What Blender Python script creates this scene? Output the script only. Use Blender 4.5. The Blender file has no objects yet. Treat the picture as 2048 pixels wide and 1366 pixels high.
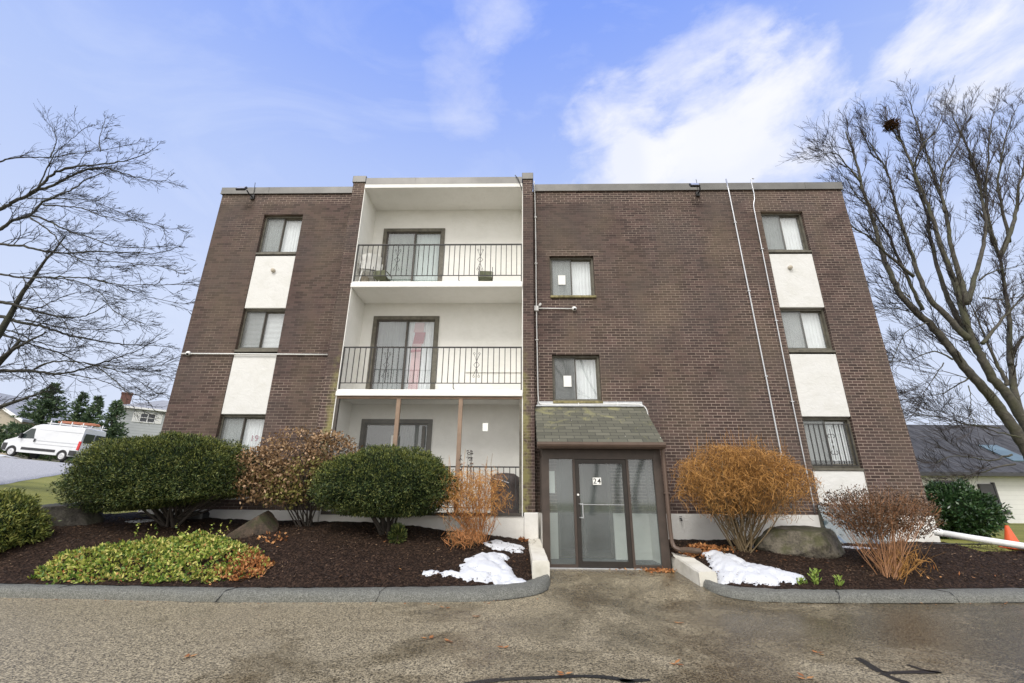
import bpy, math, random
from mathutils import Vector, Matrix, noise
random.seed(11)
C = bpy.context.scene.collection
R = math.radians
# ------------------------------------------------------------------ helpers
class MB:
    """collects faces in world space and links them as one mesh object"""
    def __init__(s): s.v=[]; s.f=[]; s.m=[]
    def face(s, pts, mi=0):
        i=len(s.v); s.v.extend(tuple(p) for p in pts); s.f.append(tuple(range(i,i+len(pts)))); s.m.append(mi)
    def box(s, x0,x1,y0,y1,z0,z1, mi=0, M=None):
        p=[(x0,y0,z0),(x1,y0,z0),(x1,y1,z0),(x0,y1,z0),(x0,y0,z1),(x1,y0,z1),(x1,y1,z1),(x0,y1,z1)]
        if M is not None: p=[tuple(M@Vector(q)) for q in p]
        i=len(s.v); s.v.extend(p)
        for q in ((0,3,2,1),(4,5,6,7),(0,1,5,4),(1,2,6,5),(2,3,7,6),(3,0,4,7)):
            s.f.append(tuple(i+k for k in q)); s.m.append(mi)
    def pane(s,x0,x1,y,z0,z1): s.face([(x0,y,z0),(x1,y,z0),(x1,y,z1),(x0,y,z1)])
    def bbox(s, x0,x1,y0,y1,z0,z1,b=.01,mi=0,M=None):
        """box with chamfered edges (three crossed rings)"""
        pts=[]
        for z,o in ((z0,b),(z0+b,0),(z1-b,0),(z1,b)):
            pts.append([(x0+o+(b if o==0 else 0),y0+o),(x1-o-(b if o==0 else 0),y0+o),(x1-o,y0+o+(b if o==0 else 0)),(x1-o,y1-o-(b if o==0 else 0)),
                        (x1-o-(b if o==0 else 0),y1-o),(x0+o+(b if o==0 else 0),y1-o),(x0+o,y1-o-(b if o==0 else 0)),(x0+o,y0+o+(b if o==0 else 0))])
        i=len(s.v)
        for k,z in enumerate((z0,z0+b,z1-b,z1)):
            for (x,y) in pts[k]:
                q=(x,y,z)
                if M is not None: q=tuple(M@Vector(q))
                s.v.append(q)
        for k in range(3):
            for j in range(8):
                a=i+k*8+j; c=i+k*8+(j+1)%8
                s.f.append((a,c,c+8,a+8)); s.m.append(mi)
        s.f.append(tuple(i+7-j for j in range(8))); s.m.append(mi)
        s.f.append(tuple(i+24+j for j in range(8))); s.m.append(mi)
    def tube(s, pts, rad, n=6, mi=0, cap=True):
        pts=[Vector(p) for p in pts]; k=len(pts)
        if not hasattr(rad,'__len__'): rad=[rad]*k
        base=len(s.v); up=Vector((.31,.52,.79))
        for a in range(k):
            t=(pts[min(a+1,k-1)]-pts[max(a-1,0)])
            if t.length<1e-9: t=Vector((0,0,1))
            t.normalize(); u=t.cross(up)
            if u.length<.05: u=t.cross(Vector((1,0,0)))
            u.normalize(); w=t.cross(u); r=rad[a]; p=pts[a]
            for j in range(n):
                an=2*math.pi*j/n; c=math.cos(an)*r; d=math.sin(an)*r
                s.v.append((p.x+u.x*c+w.x*d,p.y+u.y*c+w.y*d,p.z+u.z*c+w.z*d))
        for a in range(k-1):
            for j in range(n):
                q=base+a*n+j; e=base+a*n+(j+1)%n
                s.f.append((q,e,e+n,q+n)); s.m.append(mi)
        if cap and n>3:
            s.f.append(tuple(base+n-1-j for j in range(n))); s.m.append(mi)
            s.f.append(tuple(base+(k-1)*n+j for j in range(n))); s.m.append(mi)
    def lathe(s, prof, M=None, n=16, mi=0):
        base=len(s.v)
        for r,z in prof:
            for j in range(n):
                a=2*math.pi*j/n; q=Vector((r*math.cos(a),r*math.sin(a),z))
                s.v.append(tuple(M@q if M is not None else q))
        for a in range(len(prof)-1):
            for j in range(n):
                q=base+a*n+j; e=base+a*n+(j+1)%n
                s.f.append((q,e,e+n,q+n)); s.m.append(mi)
        s.f.append(tuple(base+n-1-j for j in range(n))); s.m.append(mi)
        s.f.append(tuple(base+(len(prof)-1)*n+j for j in range(n))); s.m.append(mi)
    def prism(s, poly, ax, a0, a1, mi=0, M=None):
        """polygon in the plane across axis ax (0:x -> (y,z); 1:y -> (x,z); 2:z -> (x,y)) extruded a0..a1"""
        def mk(p,a):
            q={0:(a,p[0],p[1]),1:(p[0],a,p[1]),2:(p[0],p[1],a)}[ax]
            return tuple(M@Vector(q)) if M is not None else q
        n=len(poly); i=len(s.v)
        s.v.extend(mk(p,a0) for p in poly); s.v.extend(mk(p,a1) for p in poly)
        s.f.append(tuple(i+n-1-k for k in range(n))); s.m.append(mi)
        s.f.append(tuple(i+n+k for k in range(n))); s.m.append(mi)
        for k in range(n):
            s.f.append((i+k,i+(k+1)%n,i+n+(k+1)%n,i+n+k)); s.m.append(mi)
    def build(s, name, mats, parent=None, smooth=False, local=False, fix=True):
        me=bpy.data.meshes.new(name)
        if not isinstance(mats,(list,tuple)): mats=[mats]
        off=(0,0,0)
        if parent is not None and not local:
            off=wpos(parent)
        v=s.v if off==(0,0,0) else [(a-off[0],b-off[1],c-off[2]) for a,b,c in s.v]
        me.from_pydata(v,[],s.f)
        for m in mats: me.materials.append(m)
        if len(mats)>1: me.polygons.foreach_set('material_index',s.m)
        if fix:
            import bmesh
            bm=bmesh.new(); bm.from_mesh(me)
            bmesh.ops.recalc_face_normals(bm,faces=bm.faces); bm.to_mesh(me); bm.free()
        if smooth: me.polygons.foreach_set('use_smooth',[True]*len(me.polygons))
        me.update()
        o=bpy.data.objects.new(name,me); C.objects.link(o)
        if parent is not None: o.parent=parent
        return o
def wpos(o):
    x=y=z=0
    while o is not None:
        x+=o.location.x; y+=o.location.y; z+=o.location.z; o=o.parent
    return (x,y,z)
def tag(o,label=None,cat=None,group=None,kind=None):
    if label: o['label']=label
    if cat: o['category']=cat
    if group: o['group']=group
    if kind: o['kind']=kind
    return o
def thing(name,label,cat,loc=(0,0,0),rot=(0,0,0),group=None):
    o=bpy.data.objects.new(name,None); C.objects.link(o); o.location=loc; o.rotation_euler=rot
    o.empty_display_size=.2
    return tag(o,label,cat,group)
def rim(mb,x0,x1,z0,z1,w,y0,y1,mi=0,wb=None,wt=None):
    """rectangular frame in the xz plane; members butt end to end"""
    wb=w if wb is None else wb; wt=w if wt is None else wt
    mb.box(x0,x0+w,y0,y1,z0,z1,mi); mb.box(x1-w,x1,y0,y1,z0,z1,mi)
    mb.box(x0+w,x1-w,y0,y1,z0,z0+wb,mi); mb.box(x0+w,x1-w,y0,y1,z1-wt,z1,mi)
def clamp(t,a=0.,b=1.): return a if t<a else b if t>b else t
def fbm(x,y,z=0.,o=3):
    s=0;a=1;f=1
    for _ in range(o): s+=a*noise.noise((x*f,y*f,z*f)); a*=.5; f*=2.1
    return s
# ------------------------------------------------------------------ materials
def mat(name): 
    m=bpy.data.materials.new(name); m.use_nodes=True; nt=m.node_tree
    return m,nt,nt.nodes['Principled BSDF']
def N(nt,t,**k):
    n=nt.nodes.new(t)
    for a,b in k.items(): setattr(n,a,b)
    return n
def noi(nt,scale,detail=4,rough=.55,vec=None,dist=0):
    n=N(nt,'ShaderNodeTexNoise'); n.inputs['Scale'].default_value=scale; n.inputs['Detail'].default_value=detail
    n.inputs['Roughness'].default_value=rough; n.inputs['Distortion'].default_value=dist
    if vec is not None: nt.links.new(vec,n.inputs['Vector'])
    return n.outputs['Fac']
def ramp(nt,fac,stops,interp='LINEAR'):
    r=N(nt,'ShaderNodeValToRGB'); cr=r.color_ramp; cr.interpolation=interp
    while len(cr.elements)<len(stops): cr.elements.new(.5)
    for e,(p,c) in zip(cr.elements,stops):
        e.position=p; e.color=(c,c,c,1) if not hasattr(c,'__len__') else (*c,1)
    nt.links.new(fac,r.inputs[0]); return r.outputs['Color']
def mix(nt,fac,a,b,mode='MIX'):
    n=N(nt,'ShaderNodeMix',data_type='RGBA',blend_type=mode)
    for s,v in ((n.inputs[0],fac),(n.inputs[6],a),(n.inputs[7],b)):
        if isinstance(v,(int,float)): s.default_value=v
        elif isinstance(v,tuple): s.default_value=(*v,1)
        else: nt.links.new(v,s)
    return n.outputs[2]
def mth(nt,op,a,b=0.,c=None):
    n=N(nt,'ShaderNodeMath',operation=op)
    for i,v in enumerate((a,b) if c is None else (a,b,c)):
        if isinstance(v,(int,float)): n.inputs[i].default_value=v
        else: nt.links.new(v,n.inputs[i])
    return n.outputs[0]
def bump(nt,b,h,strength=.4,dist=.01):
    n=N(nt,'ShaderNodeBump'); n.inputs['Strength'].default_value=strength; n.inputs['Distance'].default_value=dist
    nt.links.new(h,n.inputs['Height']); nt.links.new(n.outputs[0],b.inputs['Normal'])
def wp(nt): return N(nt,'ShaderNodeNewGeometry').outputs['Position']
def simple(name,col,rough=.6,metal=0,var=.12,scale=6,bmp=0,bscale=60,spec=.5):
    m,nt,b=mat(name); P=wp(nt)
    c0=tuple(x*(1-var) for x in col); c1=tuple(min(1,x*(1+var)) for x in col)
    nt.links.new(ramp(nt,noi(nt,scale,5,vec=P),[(.3,c0),(.7,c1)]),b.inputs['Base Color'])
    b.inputs['Roughness'].default_value=rough; b.inputs['Metallic'].default_value=metal
    b.inputs['Specular IOR Level'].default_value=spec
    if bmp: bump(nt,b,noi(nt,bscale,4,vec=P),bmp,.01)
    return m
def island(name,stops,rough=.55,spec=.3,two=None,transl=0):
    """colour picked per leaf/chip, clumps shifted by a larger noise"""
    m,nt,b=mat(name); g=N(nt,'ShaderNodeNewGeometry')
    f=mth(nt,'ADD',mth(nt,'MULTIPLY',g.outputs['Random Per Island'],.62),mth(nt,'MULTIPLY',noi(nt,2.3,3,vec=g.outputs['Position']),.38))
    nt.links.new(ramp(nt,f,stops),b.inputs['Base Color'])
    b.inputs['Roughness'].default_value=rough; b.inputs['Specular IOR Level'].default_value=spec
    if transl:
        t=N(nt,'ShaderNodeBsdfTranslucent'); nt.links.new(ramp(nt,f,stops),t.inputs['Color'])
        x=N(nt,'ShaderNodeMixShader'); x.inputs[0].default_value=transl
        nt.links.new(b.outputs[0],x.inputs[1]); nt.links.new(t.outputs[0],x.inputs[2])
        nt.links.new(x.outputs[0],nt.nodes['Material Output'].inputs[0])
    return m
def brick_material():
    m,nt,b=mat('brown_brick'); g=N(nt,'ShaderNodeNewGeometry'); P=g.outputs['Position']
    s=N(nt,'ShaderNodeSeparateXYZ'); nt.links.new(P,s.inputs[0])
    n=N(nt,'ShaderNodeSeparateXYZ'); nt.links.new(g.outputs['True Normal'],n.inputs[0])
    side=mth(nt,'GREATER_THAN',mth(nt,'ABSOLUTE',n.outputs[0]),.5)
    u=mth(nt,'ADD',mth(nt,'MULTIPLY',s.outputs[0],mth(nt,'SUBTRACT',1.,side)),mth(nt,'MULTIPLY',s.outputs[1],side))
    cv=N(nt,'ShaderNodeCombineXYZ'); nt.links.new(u,cv.inputs[0]); nt.links.new(s.outputs[2],cv.inputs[1])
    t=N(nt,'ShaderNodeTexBrick'); nt.links.new(cv.outputs[0],t.inputs['Vector'])
    t.inputs['Scale'].default_value=1; t.inputs['Brick Width'].default_value=.208; t.inputs['Row Height'].default_value=.0685
    t.inputs['Mortar Size'].default_value=.0052; t.inputs['Mortar Smooth'].default_value=.25; t.inputs['Bias'].default_value=-.1
    t.inputs['Color1'].default_value=(.048,.031,.027,1); t.inputs['Color2'].default_value=(.112,.071,.061,1)
    big=noi(nt,.55,5,.6,vec=P); mid=noi(nt,2.4,4,.6,vec=P)
    # mortar: clean pale joints in places, grimy elsewhere (the higher courses are the grimiest)
    h=mth(nt,'MULTIPLY',mth(nt,'SUBTRACT',s.outputs[2],5.),-.035)
    left=mth(nt,'MULTIPLY',s.outputs[0],.018)
    def near(v,a,w): return mth(nt,'MAXIMUM',mth(nt,'SUBTRACT',1.,mth(nt,'DIVIDE',mth(nt,'ABSOLUTE',mth(nt,'SUBTRACT',v,a)),w)),0.)
    clean=mth(nt,'MULTIPLY',near(s.outputs[2],9.36,.36),.75)
    for (cx,cz,wx,wz) in ((1.28,4.85,.9,.16),(1.27,7.53,.75,.1),(1.3,6.12,.5,.13),(6.9,8.95,1.,.25),(1.3,3.75,1.3,.4),(8.6,1.8,1.2,1.3),(-4.5,3.2,.5,1.)):
        clean=mth(nt,'MAXIMUM',clean,mth(nt,'MULTIPLY',mth(nt,'MULTIPLY',mth(nt,'MINIMUM',mth(nt,'MULTIPLY',near(s.outputs[0],cx,wx),3.),1.),mth(nt,'MINIMUM',mth(nt,'MULTIPLY',near(s.outputs[2],cz,wz),3.),1.)),.5))
    mf=mth(nt,'ADD',clean,mth(nt,'ADD',mth(nt,'ADD',mth(nt,'MULTIPLY',big,.9),mth(nt,'MULTIPLY',mid,.5)),mth(nt,'ADD',h,left)))
    mort=ramp(nt,mf,[(.42,(.085,.064,.05)),(.6,(.16,.122,.1)),(.82,(.4,.32,.26))])
    nt.links.new(mort,t.inputs['Mortar'])
    col=t.outputs['Color']
    # olive algae blooms and purplish-grey soot, as broad irregular stains
    st=N(nt,'ShaderNodeMapping'); st.inputs['Scale'].default_value=(1,1,.45); nt.links.new(P,st.inputs[0])
    o=noi(nt,.8,6,.62,vec=st.outputs[0],dist=.3)
    col=mix(nt,mth(nt,'MULTIPLY',ramp(nt,o,[(.45,0.),(.66,1.)]),.48),col,(.14,.108,.072))
    st2=N(nt,'ShaderNodeMapping'); st2.inputs['Location'].default_value=(9,3,5); nt.links.new(P,st2.inputs[0])
    o2=noi(nt,.9,5,.6,vec=st2.outputs[0])
    col=mix(nt,mth(nt,'MULTIPLY',ramp(nt,o2,[(.45,0.),(.62,1.)]),.4),col,(.08,.064,.058))
    # yellow-green moss on the low inner edges of the pillars
    def near(v,a,w): return mth(nt,'MAXIMUM',mth(nt,'SUBTRACT',1.,mth(nt,'DIVIDE',mth(nt,'ABSOLUTE',mth(nt,'SUBTRACT',v,a)),w)),0.)
    px=mth(nt,'MAXIMUM',near(s.outputs[0],.03,.2),near(s.outputs[0],-4.33,.22))
    low=mth(nt,'MULTIPLY',near(s.outputs[2],2.1,3.2),1.3)
    ms=mth(nt,'MULTIPLY',mth(nt,'MULTIPLY',px,low),ramp(nt,noi(nt,5,5,.7,vec=P),[(.38,.1),(.62,1.5)]))
    col=mix(nt,ramp(nt,ms,[(.1,0.),(.8,.75)]),col,(.27,.25,.1))
    nt.links.new(col,b.inputs['Base Color']); b.inputs['Roughness'].default_value=.75; b.inputs['Specular IOR Level'].default_value=.25
    hh=mth(nt,'ADD',mth(nt,'SUBTRACT',1.,t.outputs['Fac']),mth(nt,'MULTIPLY',noi(nt,70,3,vec=P),.35))
    bump(nt,b,hh,.6,.006)
    return m
def stucco(name,base,dirt=.25,tint=(.42,.41,.33)):
    m,nt,b=mat(name); P=wp(nt)
    mp=N(nt,'ShaderNodeMapping'); mp.inputs['Scale'].default_value=(1.2,1.2,1.5); nt.links.new(P,mp.inputs[0])
    streak=ramp(nt,noi(nt,2.2,5,.65,vec=mp.outputs[0]),[(.45,0.),(.8,1.)])
    col=mix(nt,mth(nt,'MULTIPLY',streak,dirt),base,tint)
    col=mix(nt,mth(nt,'MULTIPLY',ramp(nt,noi(nt,9,4,vec=P),[(.4,0.),(.75,1.)]),dirt*.4),col,tuple(x*.8 for x in base))
    nt.links.new(col,b.inputs['Base Color']); b.inputs['Roughness'].default_value=.8; b.inputs['Specular IOR Level'].default_value=.2
    bump(nt,b,mth(nt,'ADD',noi(nt,4,5,.6,vec=mp.outputs[0],dist=1.4),mth(nt,'MULTIPLY',noi(nt,90,3,vec=P),.25)),.35,.03)
    return m
def asphalt(name,dark,light,wet=True,scale=1.):
    m,nt,b=mat(name); P=wp(nt)
    v=N(nt,'ShaderNodeTexVoronoi'); v.inputs['Scale'].default_value=85*scale; nt.links.new(P,v.inputs['Vector'])
    sp=N(nt,'ShaderNodeSeparateColor'); nt.links.new(v.outputs['Color'],sp.inputs[0])
    grit=mth(nt,'ADD',mth(nt,'MULTIPLY',sp.outputs[0],.6),mth(nt,'MULTIPLY',noi(nt,40*scale,4,.7,vec=P,dist=.8),.75))
    col=ramp(nt,grit,[(.38,dark),(.66,tuple((a+c)*.42 for a,c in zip(dark,light))),(.93,light)])
    big=noi(nt,.75,5,.62,vec=P,dist=.5); 
    b.inputs['Specular IOR Level'].default_value=.45
    if wet:
        sx=N(nt,'ShaderNodeSeparateXYZ'); nt.links.new(P,sx.inputs[0])
        # damp patches: more of them to the right and by the door, plus a grey film far left
        bias=mth(nt,'ADD',mth(nt,'MULTIPLY',sx.outputs[0],.026),.004)
        w=ramp(nt,mth(nt,'ADD',mth(nt,'ADD',mth(nt,'MULTIPLY',big,.8),mth(nt,'MULTIPLY',noi(nt,5,5,.7,vec=P),.2)),bias),[(.44,0.),(.62,1.)])
        col=mix(nt,mth(nt,'MULTIPLY',w,.85),col,mix(nt,1.,col,(.3,.26,.21),'MULTIPLY'))
        pale=ramp(nt,noi(nt,.5,4,.6,vec=P,dist=.2),[(.5,0.),(.72,1.)])
        col=mix(nt,mth(nt,'MULTIPLY',pale,.35),col,(.26,.225,.155))
        rust=ramp(nt,noi(nt,3.1,3,.5,vec=P,dist=.4),[(.72,0.),(.78,1.)])
        col=mix(nt,mth(nt,'MULTIPLY',rust,.5),col,(.2,.1,.045))
        nt.links.new(mth(nt,'SUBTRACT',.55,mth(nt,'MULTIPLY',w,.43)),b.inputs['Roughness'])
    else: b.inputs['Roughness'].default_value=.8
    nt.links.new(col,b.inputs['Base Color'])
    bump(nt,b,grit,.55,.008)
    return m
def glass(name,tint=(.8,.85,.85),see=.55,rough=.02,film=(.4,.45,.45),filmamt=.15,gloss=1.0):
    m,nt,b=mat(name); nt.nodes.remove(b); P=wp(nt)
    tr=N(nt,'ShaderNodeBsdfTransparent'); tr.inputs[0].default_value=(*tint,1)
    df=N(nt,'ShaderNodeBsdfDiffuse'); df.inputs[0].default_value=(*film,1)
    gl=N(nt,'ShaderNodeBsdfGlossy'); gl.inputs['Roughness'].default_value=rough
    a=N(nt,'ShaderNodeMixShader'); nt.links.new(tr.outputs[0],a.inputs[1]); nt.links.new(df.outputs[0],a.inputs[2])
    nt.links.new(mth(nt,'MULTIPLY',ramp(nt,noi(nt,1.6,5,.6,vec=P,dist=.6),[(.25,.6),(.75,1.3)]),filmamt),a.inputs[0])
    fr=N(nt,'ShaderNodeLayerWeight'); fr.inputs['Blend'].default_value=.5
    ff=mth(nt,'ADD',mth(nt,'MULTIPLY',mth(nt,'POWER',fr.outputs['Facing'],3.),.75),.085)
    k=N(nt,'ShaderNodeMixShader'); nt.links.new(mth(nt,'MULTIPLY',ff,gloss),k.inputs[0])
    nt.links.new(a.outputs[0],k.inputs[1]); nt.links.new(gl.outputs[0],k.inputs[2])
    nt.links.new(k.outputs[0],nt.nodes['Material Output'].inputs[0])
    return m
def sheet(name,col,opac,var=.2):
    m,nt,b=mat(name); P=wp(nt); tr=N(nt,'ShaderNodeBsdfTransparent')
    b.inputs['Base Color'].default_value=(*col,1); b.inputs['Roughness'].default_value=.6
    x=N(nt,'ShaderNodeMixShader')
    nt.links.new(mth(nt,'ADD',mth(nt,'MULTIPLY',mth(nt,'SUBTRACT',noi(nt,1.3,4,vec=P,dist=.5),.5),var),opac),x.inputs[0])
    nt.links.new(tr.outputs[0],x.inputs[1]); nt.links.new(b.outputs[0],x.inputs[2])
    nt.links.new(x.outputs[0],nt.nodes['Material Output'].inputs[0]); return m
BRICK=brick_material()
STUCCO=stucco('cream_stucco',(.7,.697,.672),.3)
BALC=stucco('balcony_stucco',(.8,.79,.75),.22,(.5,.49,.42))
TRIM=stucco('painted_white_trim',(.82,.81,.77),.1)
BASEW=stucco('whitewashed_concrete',(.78,.765,.72),.2,(.45,.42,.33))
BLOCKW=stucco('weathered_whitewash',(.66,.635,.56),.55,(.3,.28,.2))
FASCIA=simple('grey_flashing',(.155,.15,.14),.45,.35,.15,3)
BRONZE=simple('bronze_frame',(.07,.06,.05),.5,.2,.2,9)
OLIVE=simple('weathered_frame',(.115,.105,.08),.6,.0,.35,9)
BROWN=simple('brown_metal',(.058,.042,.033),.5,.1,.18,7)
BROWNL=simple('faded_brown_wood',(.26,.18,.125),.7,0,.15,7)
IRON=simple('black_iron',(.03,.028,.027),.55,.2,.2,20)
SILL=simple('mossy_sill',(.22,.19,.09),.85,0,.45,14,.4)
DARK=simple('dark_interior',(.05,.05,.048),.9)
WARMDARK=simple('dim_hall',(.22,.2,.175),.8,0,.25,2)
CURT=simple('white_blind',(.84,.86,.87),.8,0,.06,4)
CURTG=simple('grey_drape',(.62,.66,.66),.85,0,.12,2.5)
PAPER=simple('paper',(.82,.82,.78),.7,0,.05,12)
PINK=simple('pink_cloth',(.66,.42,.43),.8,0,.2,2.5)
RED=simple('red_cloth',(.42,.09,.12),.8)
GLASS=glass('window_glass',(.94,.96,.96),rough=.015,film=(.6,.64,.66),filmamt=.14,gloss=1.7)
PORCHG=glass('misty_glass',(.86,.92,.91),rough=.05,film=(.38,.45,.44),filmamt=.15,gloss=1.35)
SCREEN=sheet('insect_screen',(.22,.235,.23),.4,.25)
PORCHSCREEN=sheet('porch_screen',(.2,.21,.2),.11,.2)
GALV=simple('galvanised_metal',(.55,.56,.57),.35,.7,.1,12)
WHITEPL=simple('white_plastic',(.78,.78,.75),.4,0,.05,8)
CAMP=simple('olive_canvas',(.14,.15,.09),.85,0,.3,9)
BLACKPL=simple('black_plastic',(.02,.02,.022),.35,0,.3,8)
ORANGE=simple('orange_plastic',(.75,.11,.03),.45,0,.1,9)
'''shingles'''
def shingle_material():
    m,nt,b=mat('mossy_shingles'); g=N(nt,'ShaderNodeNewGeometry'); P=g.outputs['Position']
    s=N(nt,'ShaderNodeSeparateXYZ'); nt.links.new(P,s.inputs[0])
    cv=N(nt,'ShaderNodeCombineXYZ'); nt.links.new(s.outputs[0],cv.inputs[0])
    nt.links.new(mth(nt,'MULTIPLY',s.outputs[2],1.64),cv.inputs[1])
    t=N(nt,'ShaderNodeTexBrick'); nt.links.new(cv.outputs[0],t.inputs['Vector'])
    t.inputs['Scale'].default_value=1; t.inputs['Brick Width'].default_value=.3; t.inputs['Row Height'].default_value=.125
    t.inputs['Mortar Size'].default_value=.006; t.inputs['Mortar Smooth'].default_value=.3
    t.inputs['Color1'].default_value=(.082,.08,.058,1); t.inputs['Color2'].default_value=(.135,.13,.095,1); t.inputs['Mortar'].default_value=(.03,.03,.025,1)
    moss=ramp(nt,mth(nt,'ADD',noi(nt,2.6,6,.65,vec=P,dist=.8),mth(nt,'MULTIPLY',mth(nt,'SUBTRACT',s.outputs[2],3.),.16)),[(.56,0.),(.74,1.)])
    col=mix(nt,mth(nt,'MULTIPLY',moss,.55),t.outputs['Color'],(.34,.32,.13))
    sp=N(nt,'ShaderNodeTexVoronoi'); sp.inputs['Scale'].default_value=7; nt.links.new(P,sp.inputs['Vector'])
    spot=ramp(nt,sp.outputs['Distance'],[(.05,1.),(.075,0.)])
    col=mix(nt,mth(nt,'MULTIPLY',spot,ramp(nt,noi(nt,1.7,2,vec=P),[(.5,0.),(.56,1.)])),col,(.7,.68,.6))
    nt.links.new(col,b.inputs['Base Color']); b.inputs['Roughness'].default_value=.9
    bump(nt,b,mth(nt,'ADD',mth(nt,'SUBTRACT',1.,t.outputs['Fac']),mth(nt,'MULTIPLY',noi(nt,60,3,vec=P),.5)),.6,.01)
    return m
SHINGLE=shingle_material()
def siding(name,col,row,dark=.5):
    m,nt,b=mat(name); P=wp(nt); s=N(nt,'ShaderNodeSeparateXYZ'); nt.links.new(P,s.inputs[0])
    f=mth(nt,'FRACT',mth(nt,'DIVIDE',s.outputs[2],row))
    l=ramp(nt,f,[(0.,dark),(.07,dark),(.12,1.),(1.,1.)])
    c=ramp(nt,noi(nt,2,4,vec=P),[(.3,tuple(x*.9 for x in col)),(.7,col)])
    nt.links.new(mix(nt,1.,c,l,'MULTIPLY'),b.inputs['Base Color']); b.inputs['Roughness'].default_value=.6
    return m
def roofmat(name,a,c,sc=3):
    m,nt,b=mat(name); P=wp(nt); mp=N(nt,'ShaderNodeMapping'); mp.inputs['Scale'].default_value=(1.6,.35,.35); nt.links.new(P,mp.inputs[0])
    f=mth(nt,'ADD',mth(nt,'MULTIPLY',noi(nt,sc*.4,5,.7,vec=mp.outputs[0]),.6),mth(nt,'MULTIPLY',noi(nt,sc*5,4,.7,vec=P),.4))
    nt.links.new(ramp(nt,f,[(.38,a),(.62,c)]),b.inputs['Base Color']); b.inputs['Roughness'].default_value=.9; b.inputs['Specular IOR Level'].default_value=.1; return m
def mulch_material():
    m,nt,b=mat('dark_mulch'); P=wp(nt)
    v=N(nt,'ShaderNodeTexVoronoi'); v.inputs['Scale'].default_value=42; nt.links.new(P,v.inputs['Vector'])
    sp=N(nt,'ShaderNodeSeparateColor'); nt.links.new(v.outputs['Color'],sp.inputs[0])
    f=mth(nt,'ADD',mth(nt,'MULTIPLY',sp.outputs[1],.5),mth(nt,'MULTIPLY',noi(nt,20,6,.7,vec=P),.6))
    col=ramp(nt,f,[(.25,(.009,.0055,.004)),(.6,(.029,.018,.0125)),(.92,(.08,.048,.032))])
    nt.links.new(col,b.inputs['Base Color']); b.inputs['Roughness'].default_value=.8; b.inputs['Specular IOR Level'].default_value=.12
    bump(nt,b,f,1.,.03); return m
MULCH=mulch_material()
ASPH=asphalt('worn_asphalt',(.036,.03,.019),(.5,.42,.27))
LOT=asphalt('pale_lot_asphalt',(.3,.29,.275),(.55,.54,.52),False,.5)
KERBM=asphalt('kerb_asphalt',(.085,.086,.072),(.215,.214,.185),False,1.3)
TAR=simple('tar',(.012,.012,.013),.35,0,.3,8,.4)
def lawn_material():
    m,nt,b=mat('winter_lawn'); P=wp(nt)
    f=mth(nt,'ADD',mth(nt,'MULTIPLY',noi(nt,.6,4,vec=P),.5),mth(nt,'MULTIPLY',noi(nt,40,5,.7,vec=P),.5))
    nt.links.new(ramp(nt,f,[(.35,(.12,.13,.025)),(.52,(.25,.25,.045)),(.68,(.36,.33,.09))]),b.inputs['Base Color'])
    b.inputs['Roughness'].default_value=.9; bump(nt,b,noi(nt,60,4,.7,vec=P),1.,.03); return m
LAWN=lawn_material()
def snow_material():
    m,nt,b=mat('old_snow'); P=wp(nt)
    d=ramp(nt,noi(nt,24,4,.7,vec=P),[(.62,0.),(.72,1.)])
    nt.links.new(mix(nt,mth(nt,'MULTIPLY',d,.8),(.6,.615,.64),(.16,.13,.11)),b.inputs['Base Color'])
    b.inputs['Roughness'].default_value=.55; b.inputs['Subsurface Weight'].default_value=0
    bump(nt,b,noi(nt,16,5,.6,vec=P),.5,.03); return m
SNOW=snow_material()
def rock_material(name,a,c,moss=(.12,.12,.035),amt=.6):
    m,nt,b=mat(name); P=wp(nt); g=N(nt,'ShaderNodeNewGeometry')
    f=mth(nt,'ADD',mth(nt,'MULTIPLY',noi(nt,3,6,.65,vec=P,dist=.7),.6),mth(nt,'MULTIPLY',noi(nt,30,4,.7,vec=P),.4))
    col=ramp(nt,f,[(.4,a),(.6,c)])
    s=N(nt,'ShaderNodeSeparateXYZ'); nt.links.new(g.outputs['Normal'],s.inputs[0])
    k=ramp(nt,mth(nt,'ADD',noi(nt,3.3,5,.6,vec=P),mth(nt,'MULTIPLY',s.outputs[2],.12)),[(.5,0.),(.66,1.)])
    nt.links.new(mix(nt,mth(nt,'MULTIPLY',k,amt),col,moss),b.inputs['Base Color']); b.inputs['Roughness'].default_value=.85
    bump(nt,b,f,.9,.04); return m
def bark_material(name,a,c,moss):
    m,nt,b=mat(name); P=wp(nt)
    f=noi(nt,7,6,.65,vec=P,dist=.6)
    col=ramp(nt,f,[(.3,a),(.7,c)])
    k=ramp(nt,noi(nt,1.3,5,.6,vec=P),[(.45,0.),(.62,1.)])
    nt.links.new(mix(nt,mth(nt,'MULTIPLY',k,.6),col,moss),b.inputs['Base Color']); b.inputs['Roughness'].default_value=.9
    bump(nt,b,noi(nt,35,5,.7,vec=P),.8,.02); return m
BARK=bark_material('grey_bark',(.03,.027,.022),(.12,.108,.085),(.075,.08,.035))
BARKW=bark_material('dark_bark',(.018,.017,.014),(.075,.07,.055),(.045,.05,.03))
TWIG=simple('twig_bark',(.035,.026,.021),.8,0,.4,5)
TWIGW=simple('dark_twig_bark',(.018,.016,.014),.8,0,.35,5)
STEM=simple('shrub_stems',(.16,.115,.06),.8,0,.35,12)
DSTEM=simple('yew_stems',(.04,.032,.026),.85,0,.3,12)
YEW=island('yew_needles',[(.2,(.01,.018,.008)),(.42,(.032,.055,.016)),(.62,(.085,.115,.032)),(.8,(.19,.2,.06))],.5,.25)
GREENBR=island('olive_leaves',[(.15,(.06,.06,.015)),(.5,(.2,.19,.05)),(.85,(.4,.35,.12))],.5,.3,transl=.15)
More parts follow.
